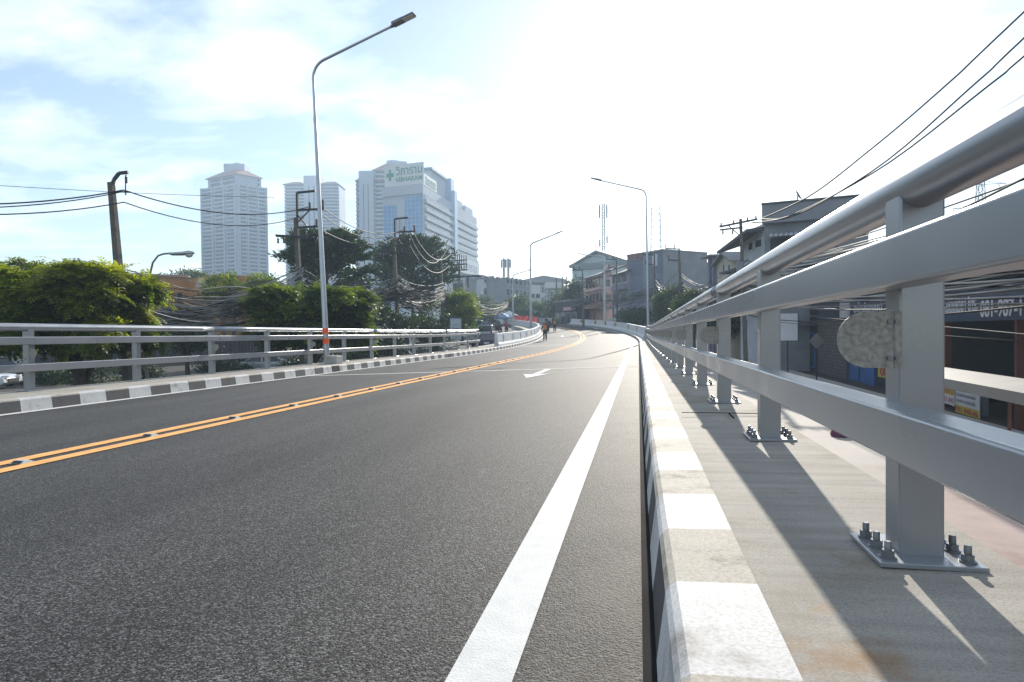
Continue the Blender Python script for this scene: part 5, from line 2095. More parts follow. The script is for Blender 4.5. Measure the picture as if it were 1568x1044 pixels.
# feathery trees beside the left railing
for (x0, x1, y0, y1, d, bx, nr, lab, seed) in (
        (8, 212, 414, 545, 24, 112, 950, 'leafy feathery tree with yellow green fronds and a leaning dark trunk behind the left railing', 3),
        (-210, 60, 408, 540, 26, -60, 700, 'leafy feathery tree cut by the left edge of the photo', 4)):
    rg = np.random.default_rng(seed)
    C, R = crown_box(x0, x1, y0, y1, d, 2.3)
    V, T = frond_crown(C, R, nr, rg, .5, 8, 7, .07, .21, .8, 60, .24)
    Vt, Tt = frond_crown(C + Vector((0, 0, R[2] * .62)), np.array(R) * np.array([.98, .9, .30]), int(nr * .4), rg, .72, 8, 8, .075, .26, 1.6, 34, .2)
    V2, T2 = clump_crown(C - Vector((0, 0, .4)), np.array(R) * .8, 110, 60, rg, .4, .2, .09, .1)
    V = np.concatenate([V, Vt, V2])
    T = np.concatenate([T, .4 + .6 * Tt, T2 * .4])  # backlight and crown shade in the tint: top fronds lighter, inner leaves darker
    b = pt(bx, 600, d)
    base = Vector((b.x, b.y, -2.65))
    fork = Vector((b.x + .5, b.y, base.z + 1.3))
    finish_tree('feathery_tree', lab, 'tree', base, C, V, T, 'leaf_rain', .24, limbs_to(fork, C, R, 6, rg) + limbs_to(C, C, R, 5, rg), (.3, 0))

# bushy trees behind the lamp and below the cables
for (x0, x1, y0, y1, d, n, per, sz, mat, lab, cat, seed) in (
        (392, 564, 442, 545, 33, 190, 70, .30, 'leaf_bush', 'broad bushy tree with yellow green top just behind the banded lamp', 'tree', 5),
        (545, 640, 470, 545, 44, 90, 70, .35, 'leaf_dark', 'dark low tree under the cable snarl, right of the banded lamp', 'tree', 6),
        (625, 705, 468, 540, 56, 90, 70, .4, 'leaf_dark', 'dark low tree under the cable snarl, beside the notice board', 'tree', 7),
        (672, 737, 446, 510, 66, 120, 70, .42, 'leaf_bush', 'fresh green tree at the end of the cable snarl, above the queueing cars', 'tree', 8),
        (236, 330, 470, 545, 40, 110, 60, .35, 'leaf_dark', 'shaded shrubby tree below the orange building', 'tree', 9),
        (310, 372, 418, 470, 62, 80, 60, .42, 'leaf_bush', 'light green tree top below the left balcony tower', 'tree', 10),
        (368, 428, 416, 470, 66, 80, 60, .45, 'leaf_bush', 'light green tree top right below the balcony tower, beside the dark tree', 'tree', 11),
        (258, 312, 412, 440, 95, 60, 50, .5, 'leaf_far', 'small dull tree top over the orange building', 'tree', 12),
        (722, 762, 452, 500, 118, 70, 50, .7, 'leaf_far', 'hazy green tree before the far shops, above the queueing cars', 'tree', 13),
        (772, 812, 452, 492, 135, 70, 50, .8, 'leaf_far', 'hazy green tree standing behind the tents', 'tree', 14),
        (800, 836, 458, 494, 140, 60, 50, .8, 'leaf_far', 'hazy rusty green tree right of the slim inner lamp', 'tree', 15),
        (834, 872, 446, 492, 132, 70, 50, .8, 'leaf_far', 'hazy green tree at the left end of the outer barrier', 'tree', 16),
        (862, 898, 426, 480, 118, 90, 55, .75, 'leaf_dark', 'dark round tree left of the pink shophouse', 'tree', 17),
        (1000, 1042, 436, 498, 70, 100, 60, .5, 'leaf_far', 'green tree in front of the blue grey block, tangled with cables', 'tree', 18),
        (1030, 1090, 446, 500, 60, 110, 60, .45, 'leaf_far', 'green tree behind the bend of the near railing', 'tree', 19),
        (948, 1004, 470, 502, 78, 80, 50, .5, 'leaf_dark', 'dark leafless looking shrub tree at the foot of the blue grey block', 'tree', 20),
        (1085, 1140, 470, 520, 56, 80, 50, .4, 'leaf_dark', 'dark shrubby tree behind the far posts of the near railing', 'tree', 21)):
    rg = np.random.default_rng(seed)
    C, R = crown_box(x0, x1, y0, y1, d)
    V, T = clump_crown(C, R, n, per, rg, sz * .8, .10 + d * .0022, .05 + d * .0011, .35)
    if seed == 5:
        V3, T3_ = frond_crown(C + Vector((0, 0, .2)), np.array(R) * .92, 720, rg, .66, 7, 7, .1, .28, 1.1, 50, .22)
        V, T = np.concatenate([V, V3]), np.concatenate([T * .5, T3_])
    zb_ = gz(C.x, C.y)
    base = Vector((C.x + R[0] * .1, C.y, zb_))
    fork = base.lerp(Vector(C), .45)
    finish_tree('tree', lab, cat, base, C, V, T, mat, .1 + .0022 * d, limbs_to(fork, C, R, 6, rg))

# dark layered trees
for (px, y0, y1, d, hw, n, lab, seed) in ((500, 358, 470, 56, 4.6, 210, 'dark layered tree with branches sweeping upward, behind the banded lamp', 31),
                                          (632, 364, 470, 78, 5.8, 230, 'broad dark layered tree in front of the hospital', 32)):
    rg = np.random.default_rng(seed)
    b, tp = pt(px, y1, d), pt(px, y0, d)
    V, T, A_, B_ = spray_crown(b, (tp.z - b.z) * .93, hw, n, 90, rg, .42, .13)
    zb_ = gz(b.x, b.y)
    finish_tree('layered_tree', lab, 'tree', (b.x, b.y, zb_), tp - Vector((0, 0, .8)), V, T, 'leaf_dark', .28, list(zip(A_[::3], B_[::3])))

# low weeds by the left street; dark shrubs added to deepen the shade
rg = np.random.default_rng(44)
for k, (px, d, w, h_) in enumerate(((70, 43, 2.2, 1.0), (135, 41, 2.4, 1.3), (205, 44, 2.0, 1.1), (335, 42, 2.4, 1.4), (392, 46, 2.2, 1.3), (470, 44, 2.2, 1.2), (535, 47, 2.2, 1.2))):
    c = pt(px, 560, d)
    c.z = gz(c.x, c.y) + h_ * .55
    V, T = clump_crown(c, (w, .8, h_ * .7), 60, 50, rg, .3, .2, .07, .15)
    o = thing('bush', ('leftmost', 'second', 'third', 'fourth', 'fifth', 'sixth', 'rightmost')[k] + ' of the dark shrubs added to deepen shade under the left railing bars', 'bush', (c.x, c.y, gz(c.x, c.y)), 'dark shrubs added along the lower street')
    mesh_np('foliage', V, np.arange(len(V)).reshape(-1, 4), 'leaf_dark', o, T)
for px, py, d, w, lab in ((40, 592, 24, 1.3, 'low weedy bush at the foot of the left railing'), (150, 590, 25, 1.2, 'low weedy bush by the leaning trunk'), (648, 540, 44, 1.4, 'low weedy bush between the bars near the round sign')):
    c = pt(px, py, d)
    c.z = gz(c.x, c.y) + .35
    V, T = clump_crown(c, (w, .7, .45), 40, 40, rg, .22, .16, .05, .2)
    o = thing('bush', lab, 'bush', (c.x, c.y, gz(c.x, c.y)))
    mesh_np('foliage', V, np.arange(len(V)).reshape(-1, 4), 'leaf_bush', o, T)


# ------------------------------------------------------------------ vehicles
def car(label, paint, kind='sedan'):
    o = thing('parked_car', label, 'car')
    o.name = {'sedan': 'car', 'suv': 'car', 'van': 'van', 'pickup': 'car'}[kind]
    WM[o.name] = Matrix()
    if kind == 'sedan':
        L, Wd, belt, roof = 4.4, .86, .92, 1.44
        low = [(-2.2, .3), (-2.22, .62), (-2.1, .9), (-1.5, belt + .02), (.75, belt), (1.75, .82), (2.15, .66), (2.2, .35), (2.0, .22), (-2.0, .22)]
        cab = [(-1.75, belt), (-1.0, roof - .03), (-.5, roof), (.1, roof - .03), (.95, belt)]
    elif kind == 'suv':
        L, Wd, belt, roof = 4.6, .92, 1.08, 1.78
        low = [(-2.3, .38), (-2.32, .8), (-2.2, 1.06), (-1.5, belt + .02), (1.0, belt), (1.95, 1.02), (2.25, .85), (2.3, .42), (2.1, .3), (-2.1, .3)]
        cab = [(-2.2, belt), (-1.95, roof - .06), (-1.2, roof), (.2, roof - .03), (1.1, belt)]
    else:
        L, Wd, belt, roof = 4.9, .9, 1.15, 2.0
        low = [(-2.4, .38), (-2.42, .8), (-2.4, 1.13), (-1.5, belt + .02), (1.6, belt), (2.3, 1.0), (2.45, .8), (2.45, .42), (2.3, .3), (-2.3, .3)]
        cab = [(-2.4, belt), (-2.32, roof - .08), (-1.8, roof), (1.0, roof - .04), (1.75, belt)]

    def hull(q, poly, wf, mi=0):
        n = len(poly)
        A = [(-wf(z), y, z) for y, z in poly]
        B = [(wf(z), y, z) for y, z in poly]
        q.add(A + B, [tuple(range(n)), tuple(range(2 * n - 1, n - 1, -1))] + [(i, n + i, n + (i + 1) % n, (i + 1) % n) for i in range(n)], mi)
    q = MB()
    hull(q, low, lambda z: Wd * (1 - .10 * max(0, (z - .75))) - (.04 if z < .35 else 0))
    body = q.build('body', paint, o)
    bevel(body, .05, 3)
    wr = lambda z: Wd * (.93 - .2 * (z - belt) / (roof - belt))
    q = MB()
    hull(q, cab, wr)
    gl = q.build('window', 'glass', o)
    bevel(gl, .04, 2)
    q = MB()
    k = len(cab)
    zt_ = roof
    (yb, zb), (yf, zf) = cab[1], cab[3]
    q.hexa([(-wr(zb) - .01, yb - .02, zb - .01), (wr(zb) + .01, yb - .02, zb - .01), (wr(zf) + .01, yf + .02, zf - .01), (-wr(zf) - .01, yf + .02, zf - .01),
            (-wr(zb) * .9, yb + .05, roof + .03), (wr(zb) * .9, yb + .05, roof + .03), (wr(zf) * .9, yf - .05, roof + .025), (-wr(zf) * .9, yf - .05, roof + .025)])
    for s_ in (-1, 1):
        for (ya, za), (yc, zc_) in ((cab[0], cab[1]), (cab[3], cab[4])):
            q.bar((s_ * (wr(za) + .0), ya, za), (s_ * (wr(zc_) + .0), yc, zc_), .07)
        for f in ((.42,) if kind == 'sedan' else (.3, .62)):
            y_ = cab[1][0] + (cab[3][0] - cab[1][0]) * f
            q.bar((s_ * wr(belt), y_, belt), (s_ * wr(roof - .04), y_, roof - .04), .08)
    q.build('roof', paint, o)
    for s_ in (-1, 1):
        for yw in (-L * .29, L * .31):
            q = MB()
            prof = [(.18, -.1), (.3, -.1), (.32, -.07), (.32, .07), (.3, .1), (.18, .1)]
            N = 18
            vs, fs = [], []
            for r_, x_ in prof:
                for i in range(N):
                    a = 2 * PI * i / N
                    vs.append((s_ * (Wd - .08) + x_, yw + r_ * math.cos(a), .32 + r_ * math.sin(a)))
            for j in range(len(prof) - 1):
                for i in range(N):
                    fs.append((j * N + i, j * N + (i + 1) % N, (j + 1) * N + (i + 1) % N, (j + 1) * N + i))
            q.add(vs, fs, 0, True)
            w_ = q.build('wheel', 'rubber', o)
            q = MB()
            q.tube([(s_ * (Wd - .08) - .07, yw, .32), (s_ * (Wd - .08) + .07, yw, .32)], .19, 14)
            q.build('rim', 'rim', w_)
        MB().box((s_ * Wd * .72, L / 2 - .1, .72), (.34, .2, .15), 0, s_ * -.25).build('headlight', 'head_lamp', o)
        MB().box((s_ * Wd * .82, -L / 2 + .04, belt - .14), (.2, .1, .26)).build('tail_light', 'tail_lamp', o)
        q = MB().box((s_ * (Wd + .08), cab[4][0] - .2, belt + .06), (.16, .1, .12))
        q.build('mirror', paint, o)
    MB().box((0, -L / 2 - .03, .62), (.5, .02, .16)).build('number_plate', 'plate', o)
    MB().box((0, L / 2 + .01, .5), (.9, .04, .2)).build('grille', 'black', o)
    return o


def put(o, px, py_bottom, d, rz):
    p = pt(px, py_bottom, d)
    return place(o, (p.x, p.y, gz(p.x, p.y) + .065), rz)


put(car('white car cut by the left edge behind the railing', 'car_white'), -34, 594, 40, rad(-75))
put(car('silver car half hidden by a post left of the banded lamp, nose to the right', 'car_silver'), 415, 563, 45, rad(-62))
put(car('silver car with a pale roof right at the end of the left railing', 'car_silver', 'suv'), 746, 520, 72, rad(7))
put(car('dark car hidden low behind the last bars of the left railing', 'car_dark', 'sedan'), 750, 533, 60, rad(6))
put(car('dark green van with a pale roof in the queue under the trees', 'car_green', 'van'), 731, 507, 82, rad(9))
put(car('black car with red tail lights beside the motorcycles', 'car_black', 'suv'), 757, 505, 88, rad(10))
put(car('dark car ahead of the green van in the queue', 'car_dark', 'sedan'), 742, 498, 104, rad(12))
put(car('dark car added to deepen the shade behind the left railing by the weeds', 'car_dark', 'suv'), 22, 585, 44, rad(-80))  # this car and the next are added to darken the view between bars
put(car('dark car added to deepen the shade right of the banded lamp behind the bars', 'car_black', 'suv'), 585, 545, 50, rad(-70))
o = car('white car partly visible behind the red post at the right edge', 'car_white', 'sedan')
place(o, (15.0, 22.4, gz(15.0, 22.4) + .065), rad(75))


# ------------------------------------------------------------------ people
def skin_mesh(name, chains, mat, parent, sub=1):
    """chains: list of [(pos, radius), ...]; shared positions join"""
    idx, vs, rs, es = {}, [], [], []
    for ch in chains:
        prev = None
        for p, r in ch:
            k = tuple(round(c, 4) for c in p)
            if k not in idx:
                idx[k] = len(vs)
                vs.append(k)
                rs.append(r)
            i = idx[k]
            if prev is not None and prev != i:
                es.append((prev, i))
            prev = i
    me = bpy.data.meshes.new(name)
    me.from_pydata(vs, es, [])
    o = bpy.data.objects.new(name, me)
    COL.objects.link(o)
    o.modifiers.new('skin', 'SKIN')
    if not me.skin_vertices:
        return o
    for i, sv in enumerate(me.skin_vertices[0].data):
        r = rs[i]
        sv.radius = (r, r) if not isinstance(r, tuple) else r
        sv.use_root = (i == 0)
    m = o.modifiers.new('sub', 'SUBSURF')
    m.levels = m.render_levels = sub
    dg = bpy.context.evaluated_depsgraph_get()
    m2 = bpy.data.meshes.new_from_object(o.evaluated_get(dg))
    bpy.data.objects.remove(o)
    m2.materials.clear()
    m2.materials.append(MT[mat])
    m2.polygons.foreach_set('use_smooth', [True] * len(m2.polygons))
    o = bpy.data.objects.new(name, m2)
    COL.objects.link(o)
    o.parent = parent
    return o


def person(label, pose='walk', top='shirt_dark', legs='trousers', vest=False, head='hair', group=None, phase=1.0, detail=True):
    """figure facing +y with its feet (or seat) at the origin"""
    o = thing('person', label, 'person', (0, 0, 0), group)
    WM[o.name] = Matrix()
    if pose == 'walk':
        st = .13 * phase
        pel = (0, 0, .93)
        hips = [(-.09, 0, .9), (.09, 0, .9)]
        knees = [(-.1, .08 + st, .5), (.1, .03 - st * .6, .5)]
        ank = [(-.1, .02 + st * 1.3, .09), (.1, -.06 - st * 1.3, .11)]
        toes = [(-.115, .2 + st * 1.3, .04), (.115, .11 - st * 1.3, .035)]
        che, nk, hd = (0, .02, 1.27), (0, .02, 1.46), (0, .05, 1.62)
        sh = [(-.19, .01, 1.4), (.19, .01, 1.4)]
        el = [(-.27, -.05 - st * .5, 1.13), (.27, .0 + st * .5, 1.13)]
        wr_ = [(-.27, .05 - st * .6, .89), (.27, .1 + st * .8, .9)]
    else:  # riding
        pel = (0, -.05, .82)
        hips = [(-.1, -.02, .8), (.1, -.02, .8)]
        knees = [(-.2, .38, .72), (.2, .38, .72)]
        ank = [(-.2, .26, .32), (.2, .26, .32)]
        toes = [(-.21, .42, .27), (.21, .42, .27)]
        che, nk, hd = (0, .06, 1.16), (0, .1, 1.36), (0, .15, 1.52)
        sh = [(-.19, .08, 1.3), (.19, .08, 1.3)]
        el = [(-.29, .22, 1.06), (.29, .22, 1.06)]
        wr_ = [(-.28, .48, 1.0), (.28, .48, 1.0)]
    ch = [[(pel, .12), ((pel[0], (pel[1] + che[1]) / 2, (pel[2] + che[2]) / 2), .115), (che, .13), (nk, .055), ((hd[0], hd[1] - .02, hd[2] - .06), .07), (hd, .09), ((hd[0], hd[1], hd[2] + .07), .075)]]
    for i in range(2):
        ch.append([(pel, .12), (hips[i], .1), (knees[i], .062), (ank[i], .042), (toes[i], .03)])
        hx, hy, hz = wr_[i]
        s_ = -1 if i == 0 else 1
        hand = (hx, hy + .03, hz - .07)
        ch.append([(che, .13), (sh[i], .062), (el[i], .045), (wr_[i], .03), (hand, (.034, .018))])
        if detail:
            for k in range(4):
                f0 = (hx, hy + .005 + .02 * k, hz - .11)
                l_ = (.055, .065, .062, .048)[3 - k]
                ch.append([(hand, (.034, .018)), (f0, .0095), ((hx - s_ * .008, f0[1] + .004, f0[2] - l_), .0085)])
            ch.append([(hand, (.034, .018)), ((hx - s_ * .028, hy + .065, hz - .09), .011), ((hx - s_ * .035, hy + .085, hz - .13), .009)])
    skin_mesh('body', ch, 'skin', o)
    # face
    q = MB()
    q.sphere((hd[0], hd[1] + .102, hd[2] - .005), .017, 8, 0, (1, 1.2, 1.4))
    for s_ in (-1, 1):
        q.sphere((hd[0] + s_ * .094, hd[1] - .005, hd[2]), .026, 8, 0, (.45, .8, 1.2))
    q.build('face', 'skin', o)
    q = MB()
    for s_ in (-1, 1):
        q.sphere((hd[0] + s_ * .034, hd[1] + .084, hd[2] + .022), .011, 6)
    q.sphere((hd[0], hd[1] + .086, hd[2] - .045), .02, 6, 0, (1.3, .5, .35))
    q.build('eyes', 'hair', o)
    # clothing
    pk = (pel[0], pel[1], pel[2] + .05)
    c1 = [[(pk, .145), ((pk[0], (pk[1] + che[1]) / 2, (pk[2] + che[2]) / 2), .145), (che, .16), ((nk[0], nk[1] - .0, nk[2] - .05), .075)]]
    for i in range(2):
        e = Vector(sh[i]).lerp(Vector(el[i]), .96)
        w_ = Vector(el[i]).lerp(Vector(wr_[i]), .9)
        c1.append([(che, .16), (sh[i], .085), (tuple(e), .062), (tuple(w_), .046)])
    skin_mesh('shirt', c1, top, o)
    c2 = []
    for i in range(2):
        a = Vector(knees[i]).lerp(Vector(ank[i]), .97)
        c2.append([((pel[0], pel[1], pel[2] + .02), .142), (hips[i], .115), (knees[i], .085), (tuple(a), .068)])
    skin_mesh('trousers', c2, legs, o)
    for i in range(2):
        a, t_ = Vector(ank[i]), Vector(toes[i])
        skin_mesh('shoe', [[(tuple(a + Vector((0, -.04, -.04))), .05), (tuple(a + Vector((0, .04, -.045))), .046), (tuple(t_), .036)]], 'shoe', o)
    if vest:
        skin_mesh('vest', [[((pk[0], pk[1], pk[2] + .03), .162), ((pk[0], (pk[1] + che[1]) / 2, (pk[2] + che[2]) / 2), .16), (che, .176), ((0, che[1], che[2] + .12), .13)],
                           [(che, .176), ((sh[0][0] * .8, sh[0][1], sh[0][2]), .09)], [(che, .176), ((sh[1][0] * .8, sh[1][1], sh[1][2]), .09)]], 'vest', o)
        q = MB()
        for z in (pk[2] + .16, che[2] + .02):
            q.tube([(0, che[1] - .005, z - .022), (0, che[1] - .005, z + .022)], .182, 16)
        q.build('reflective_band', 'vest_band', o)
    # head wear or hair
    q = MB()
    if head == 'hair':
        q.sphere((hd[0], hd[1] - .018, hd[2] + .035), .108, 12, 0, (.95, 1.0, .95))
        q.build('hair', 'hair', o)
    elif head == 'hat':
        q.lathe((hd[0], hd[1] - .005, hd[2] + .03), [(.17, 0), (.17, .012), (.108, .03), (.1, .1), (.05, .13)], 16)
        q.build('hat', 'hat', o)
    else:
        q.sphere((hd[0], hd[1] - .005, hd[2] + .02), .142, 12, 0, (.95, 1.05, 1))
        q.build('helmet', head, o)
    return o


def walk_at(o, px, py, rz):
    p, s_ = road_hit(px, py)
    o.location = p + Vector((0, 0, .0))
    o.rotation_euler = (0, 0, rz)
    return o


WG = 'people walking on the far road'
p1 = person('road worker in orange vest and hat on the left lane, largest of the walkers', 'walk', vest=True, head='hat', group=WG)
walk_at(p1, 834, 522, heading(57) + .1)
p2 = person('walker in plain dark clothes between the two orange vests', 'walk', top='shirt_dark', head='hair', group=WG, phase=-1)
walk_at(p2, 840.5, 509, heading(75))
p3 = person('road worker in an orange vest farther off by the outer barrier', 'walk', vest=True, head='hat', group=WG, phase=.8)
walk_at(p3, 850.5, 508, heading(78))
for i, (px, py, tp_, lab) in enumerate(((837.5, 502, 'shirt_dark', 'tiny dark walker behind the largest worker'), (842.5, 501.5, 'shirt_grey', 'tiny grey clad walker beyond the plain dark walker'),
                                        (847, 501.0, 'shirt_dark', 'tiny dark walker close behind the farther vest'), (816, 498, 'shirt_dark', 'tiny dark walker beside the red plastic barriers'))):
    q_ = person(lab, 'walk', top=tp_, head='hair', group=WG, phase=1 - .5 * i, detail=False)
    walk_at(q_, px, py, heading(100) + i)


def motorcycle(label, paint):
    o = thing('motorcycle', label, 'motorcycle', group='motorcycles on the left street')
    WM[o.name] = Matrix()
    for yw in (-.62, .62):
        q = MB()
        N = 18
        vs, fs = [], []
        pr = [(.2, -.045), (.27, -.05), (.3, 0), (.27, .05), (.2, .045)]
        for r_, x_ in pr:
            for i in range(N):
                a = 2 * PI * i / N
                vs.append((x_, yw + r_ * math.cos(a), .3 + r_ * math.sin(a)))
        for j in range(4):
            for i in range(N):
                fs.append((j * N + i, j * N + (i + 1) % N, (j + 1) * N + (i + 1) % N, (j + 1) * N + i))
        q.add(vs, fs, 0, True)
        w_ = q.build('wheel', 'rubber', o)
        q = MB()
        q.tube([(-.04, yw, .3), (.04, yw, .3)], .07, 10)
        for i in range(5):
            a = 2 * PI * i / 5
            q.bar((0, yw, .3), (0, yw + .2 * math.cos(a), .3 + .2 * math.sin(a)), .03)
        q.build('rim', 'rim', w_)
    q = MB()
    q.hexa([(-.11, -.75, .55), (.11, -.75, .55), (.1, .1, .3), (-.1, .1, .3), (-.13, -.85, .78), (.13, -.85, .78), (.12, .25, .62), (-.12, .25, .62)])
    q.hexa([(-.1, .1, .3), (.1, .1, .3), (.16, .35, .42), (-.16, .35, .42), (-.1, .2, .45), (.1, .2, .45), (.17, .5, .95), (-.17, .5, .95)])
    q.box((0, .62, .64), (.1, .36, .04))
    q.hexa([(-.1, .46, .86), (.1, .46, .86), (.1, .62, .88), (-.1, .62, .88), (-.13, .4, 1.06), (.13, .4, 1.06), (.1, .56, 1.08), (-.1, .56, 1.08)])
    bevel(q.build('body', paint, o), .03)
    MB().box((0, -.35, .82), (.26, .75, .09)).build('seat', 'rubber', o)
    q = MB()
    q.tube([(0, .62, .3), (0, .46, .98)], .035, 8)
    q.tube([(-.34, .42, 1.04), (0, .5, 1.02), (.34, .42, 1.04)], .018, 6)
    for s_ in (-1, 1):
        q.tube([(s_ * .22, .46, 1.04), (s_ * .27, .44, 1.22)], .008, 5)
        q.box((s_ * .29, .44, 1.26), (.12, .02, .07))
    q.build('handlebar', 'pole_iron', o)
    MB().box((0, -.87, .72), (.2, .06, .08)).build('tail_light', 'tail_lamp', o)
    MB().box((0, -.88, .52), (.16, .02, .16)).build('number_plate', 'plate', o)
    MB().tube([(.14, -.1, .28), (.17, -.85, .36)], [.035, .05], 8).build('exhaust', 'rim', o)
    MB().box((0, .6, .97), (.14, .06, .1)).build('headlight', 'head_lamp', o)
    return o


for (px, py, d, rz, paint, top_, hel, lb, lp) in (
        (766, 507.5, 84, 10, 'bike_red', 'shirt_dark', 'black', 'red tailed motorcycle beside the black car', 'rider in black helmet and dark clothes on the red tailed motorcycle'),
        (757, 512, 80, 10, 'car_black', 'shirt_dark', 'shirt_grey', 'dark motorcycle next to the silver car', 'rider with a grey helmet on the dark motorcycle next to the silver car'),
        (775.5, 511.5, 86, 8, 'car_dark', 'shirt_red', 'black', 'motorcycle riding alone in front of the inner barrier', 'rider in a rusty red shirt on the lone motorcycle'),
        (724, 534, 58, 4, 'car_black', 'shirt_grey', 'black', 'motorcycle half hidden behind the last posts of the left railing', 'rider low behind the last posts of the left railing')):
    mc = motorcycle(lb, paint)
    p = pt(px, py, d)
    loc = Vector((p.x, p.y, gz(p.x, p.y) + .06))
    place(mc, loc, rad(rz))
    rd = person(lp, 'ride', top=top_, head=hel, group='motorcycle riders', detail=False)
    place(rd, loc + Vector((0, 0, .02)), rad(rz))
    rd.location = loc + Matrix.Rotation(rad(rz), 3, 'Z') @ Vector((0, -.22, .02))

# people under the tents
for i, (px, d, tp_, lab) in enumerate(((781, 128, 'shirt_dark', 'person standing in the shade of the blue tent'), (788, 127, 'shirt_grey', 'person standing at the right edge of the blue tent'),
                                       (795, 116, 'shirt_red', 'person in red by the left end of the red barriers'))):
    p = pt(px, 490, d)
    rp = person(lab, 'walk', top=tp_, head='hair', group='people by the tents', phase=.3, detail=False)
    place(rp, (p.x, p.y, gz(p.x, p.y) + .06), 1.3 * i)


# tents
def tent(px, d, w, mat, label, ztop_px):
    p = pt(px, 490, d)
    zb_ = gz(p.x, p.y)
    zt_ = pt(px, ztop_px, d).z
    o = thing('tent', label, 'tent', (p.x, p.y, zb_))
    h = w / 2
    ze = zt_ - 1.0
    q = MB()
    A = [Vector((p.x + a * h, p.y + b_ * h, ze)) for a, b_ in ((-1, -1), (1, -1), (1, 1), (-1, 1))]
    B = [v - Vector((0, 0, .35)) for v in A]
    ap = Vector((p.x, p.y, zt_))
    q.add(A + [ap] + B, [(0, 1, 4), (1, 2, 4), (2, 3, 4), (3, 0, 4), (0, 5, 6, 1), (1, 6, 7, 2), (2, 7, 8, 3), (3, 8, 5, 0)])
    so = q.build('canopy', mat, o)
    so.modifiers.new('solid', 'SOLIDIFY').thickness = .02
    for v in A:
        MB().tube([(v.x * .98 + p.x * .02, v.y, zb_), (v.x * .98 + p.x * .02, v.y, ze)], .04, 6).build('pole', 'pole_steel', o)
    return o


tent(768, 124, 3.6, 'tent_blue', 'blue and grey market tent behind the motorcycles', 478)
tent(780, 130, 3.4, 'tent_white', 'white peaked tent right behind the blue tent', 475.5)

# red plastic barriers
rb = None
NB = 5
for i in range(NB):
    px = 791 + 7.4 * i
    d = 118 - 2.4 * i
    p = pt(px, 490, d)
    lab = ('leftmost', 'second from left', 'middle', 'second from right', 'rightmost')[i] + ' red plastic water barrier in the row behind the inner barrier'
    zb_ = gz(p.x, p.y) + 1.25
    zb_ = pt(px, 490.5 + .8 * i, d).z
    if rb is None:
        rb = thing('water_barrier', lab, 'barrier', (0, 0, 0), 'red plastic barriers closing the far road')
        WM[rb.name] = Matrix()
        q = MB()
        pr = [(-.25, 0), (-.25, .25), (-.12, .4), (-.09, .95), (.09, .95), (.12, .4), (.25, .25), (.25, 0)]
        n = 8
        q.add([(-.5, y, z) for y, z in pr] + [(.5, y, z) for y, z in pr], [tuple(range(n)), tuple(range(2 * n - 1, n - 1, -1))] + [(k, k + n, (k + 1) % n + n, (k + 1) % n) for k in range(n)])
        bevel(q.build('body', 'red_plastic', rb), .03)
        MB().lathe((0, 0, .95), [(.06, 0), (.06, .04)], 8).build('cap', 'red_plastic', rb)
        place(rb, (p.x, p.y, zb_), rad(-38))
    else:
        clone(rb, lab, (p.x, p.y, zb_), rad(-38))

# things on the lower street at left
p = pt(252, 580, 27)
zb_ = gz(p.x, p.y)
o = thing('vendor_cart', 'vendor cart under a lumpy grey tarpaulin behind the left railing', 'cart', (p.x, p.y, zb_))
rg = np.random.default_rng(5)
q = MB()
N, Mm = 16, 8
vs, fs = [], []
for i in range(Mm + 1):
    f = i / Mm
    for k in range(N):
        a = 2 * PI * k / N
        r_ = (1.0 - f ** 3 * .95)
        wob = 1 + .12 * math.sin(3 * a + 2 * f) + .08 * rg.normal()
        vs.append((p.x + 1.15 * r_ * wob * math.cos(a), p.y + .7 * r_ * wob * math.sin(a), zb_ + .35 + .95 * f ** .8 + .06 * math.sin(5 * a)))
for i in range(Mm):
    for k in range(N):
        fs.append((i * N + k, i * N + (k + 1) % N, (i + 1) * N + (k + 1) % N, (i + 1) * N + k))
q.add(vs, fs, 0, True)
q.build('tarpaulin', 'tarp', o)
for s_ in (-.7, .7):
    MB().tube([(p.x + s_, p.y - .5, zb_ + .28), (p.x + s_, p.y - .44, zb_ + .28)], .28, 14).build('wheel', 'rubber', o)
p = pt(290, 577, 28)
zb_ = gz(p.x, p.y)
o = thing('display_cabinet', 'pale glass display cabinet beside the tarpaulin covered cart', 'cabinet', (p.x, p.y, zb_))
q = MB().box((p.x, p.y, zb_ + 1.22), (.95, .6, .28)).box((p.x, p.y, zb_ + .35), (.9, .55, .7))
q.build('frame', 'wall_pale', o)
MB().box((p.x, p.y, zb_ + .89), (.86, .5, .38)).build('glass', 'curtain', o)
# purple flower pot like cap on the lower pavement
p = pt(1288, 668, 10)
zb_ = -2.44
t_ = (EYE.z - zb_) / (EYE.z - p.z)
c = EYE + (p - EYE) * t_
o = MB().lathe((c.x, c.y, zb_), [(.27, 0), (.3, .06), (.24, .22), (.1, .3)], 18).build('bag', 'purple')
tag(o, 'dark purple bundle lying on the pink lower pavement', 'bundle')

# ------------------------------------------------------------------ light, sky, haze
SUN_EL, SUN_AZ = rad(22.6), rad(5.0)          # azimuth clockwise from +Y
sun_dir = Vector((math.sin(SUN_AZ) * math.cos(SUN_EL), math.cos(SUN_AZ) * math.cos(SUN_EL), math.sin(SUN_EL)))
ld = bpy.data.lights.new('sun', 'SUN')
ld.energy = 5.0
ld.angle = rad(.6)
ld.color = (1.0, .93, .82)
lo = bpy.data.objects.new('sun', ld)
COL.objects.link(lo)
lo.rotation_euler = (-sun_dir).to_track_quat('-Z', 'Y').to_euler()

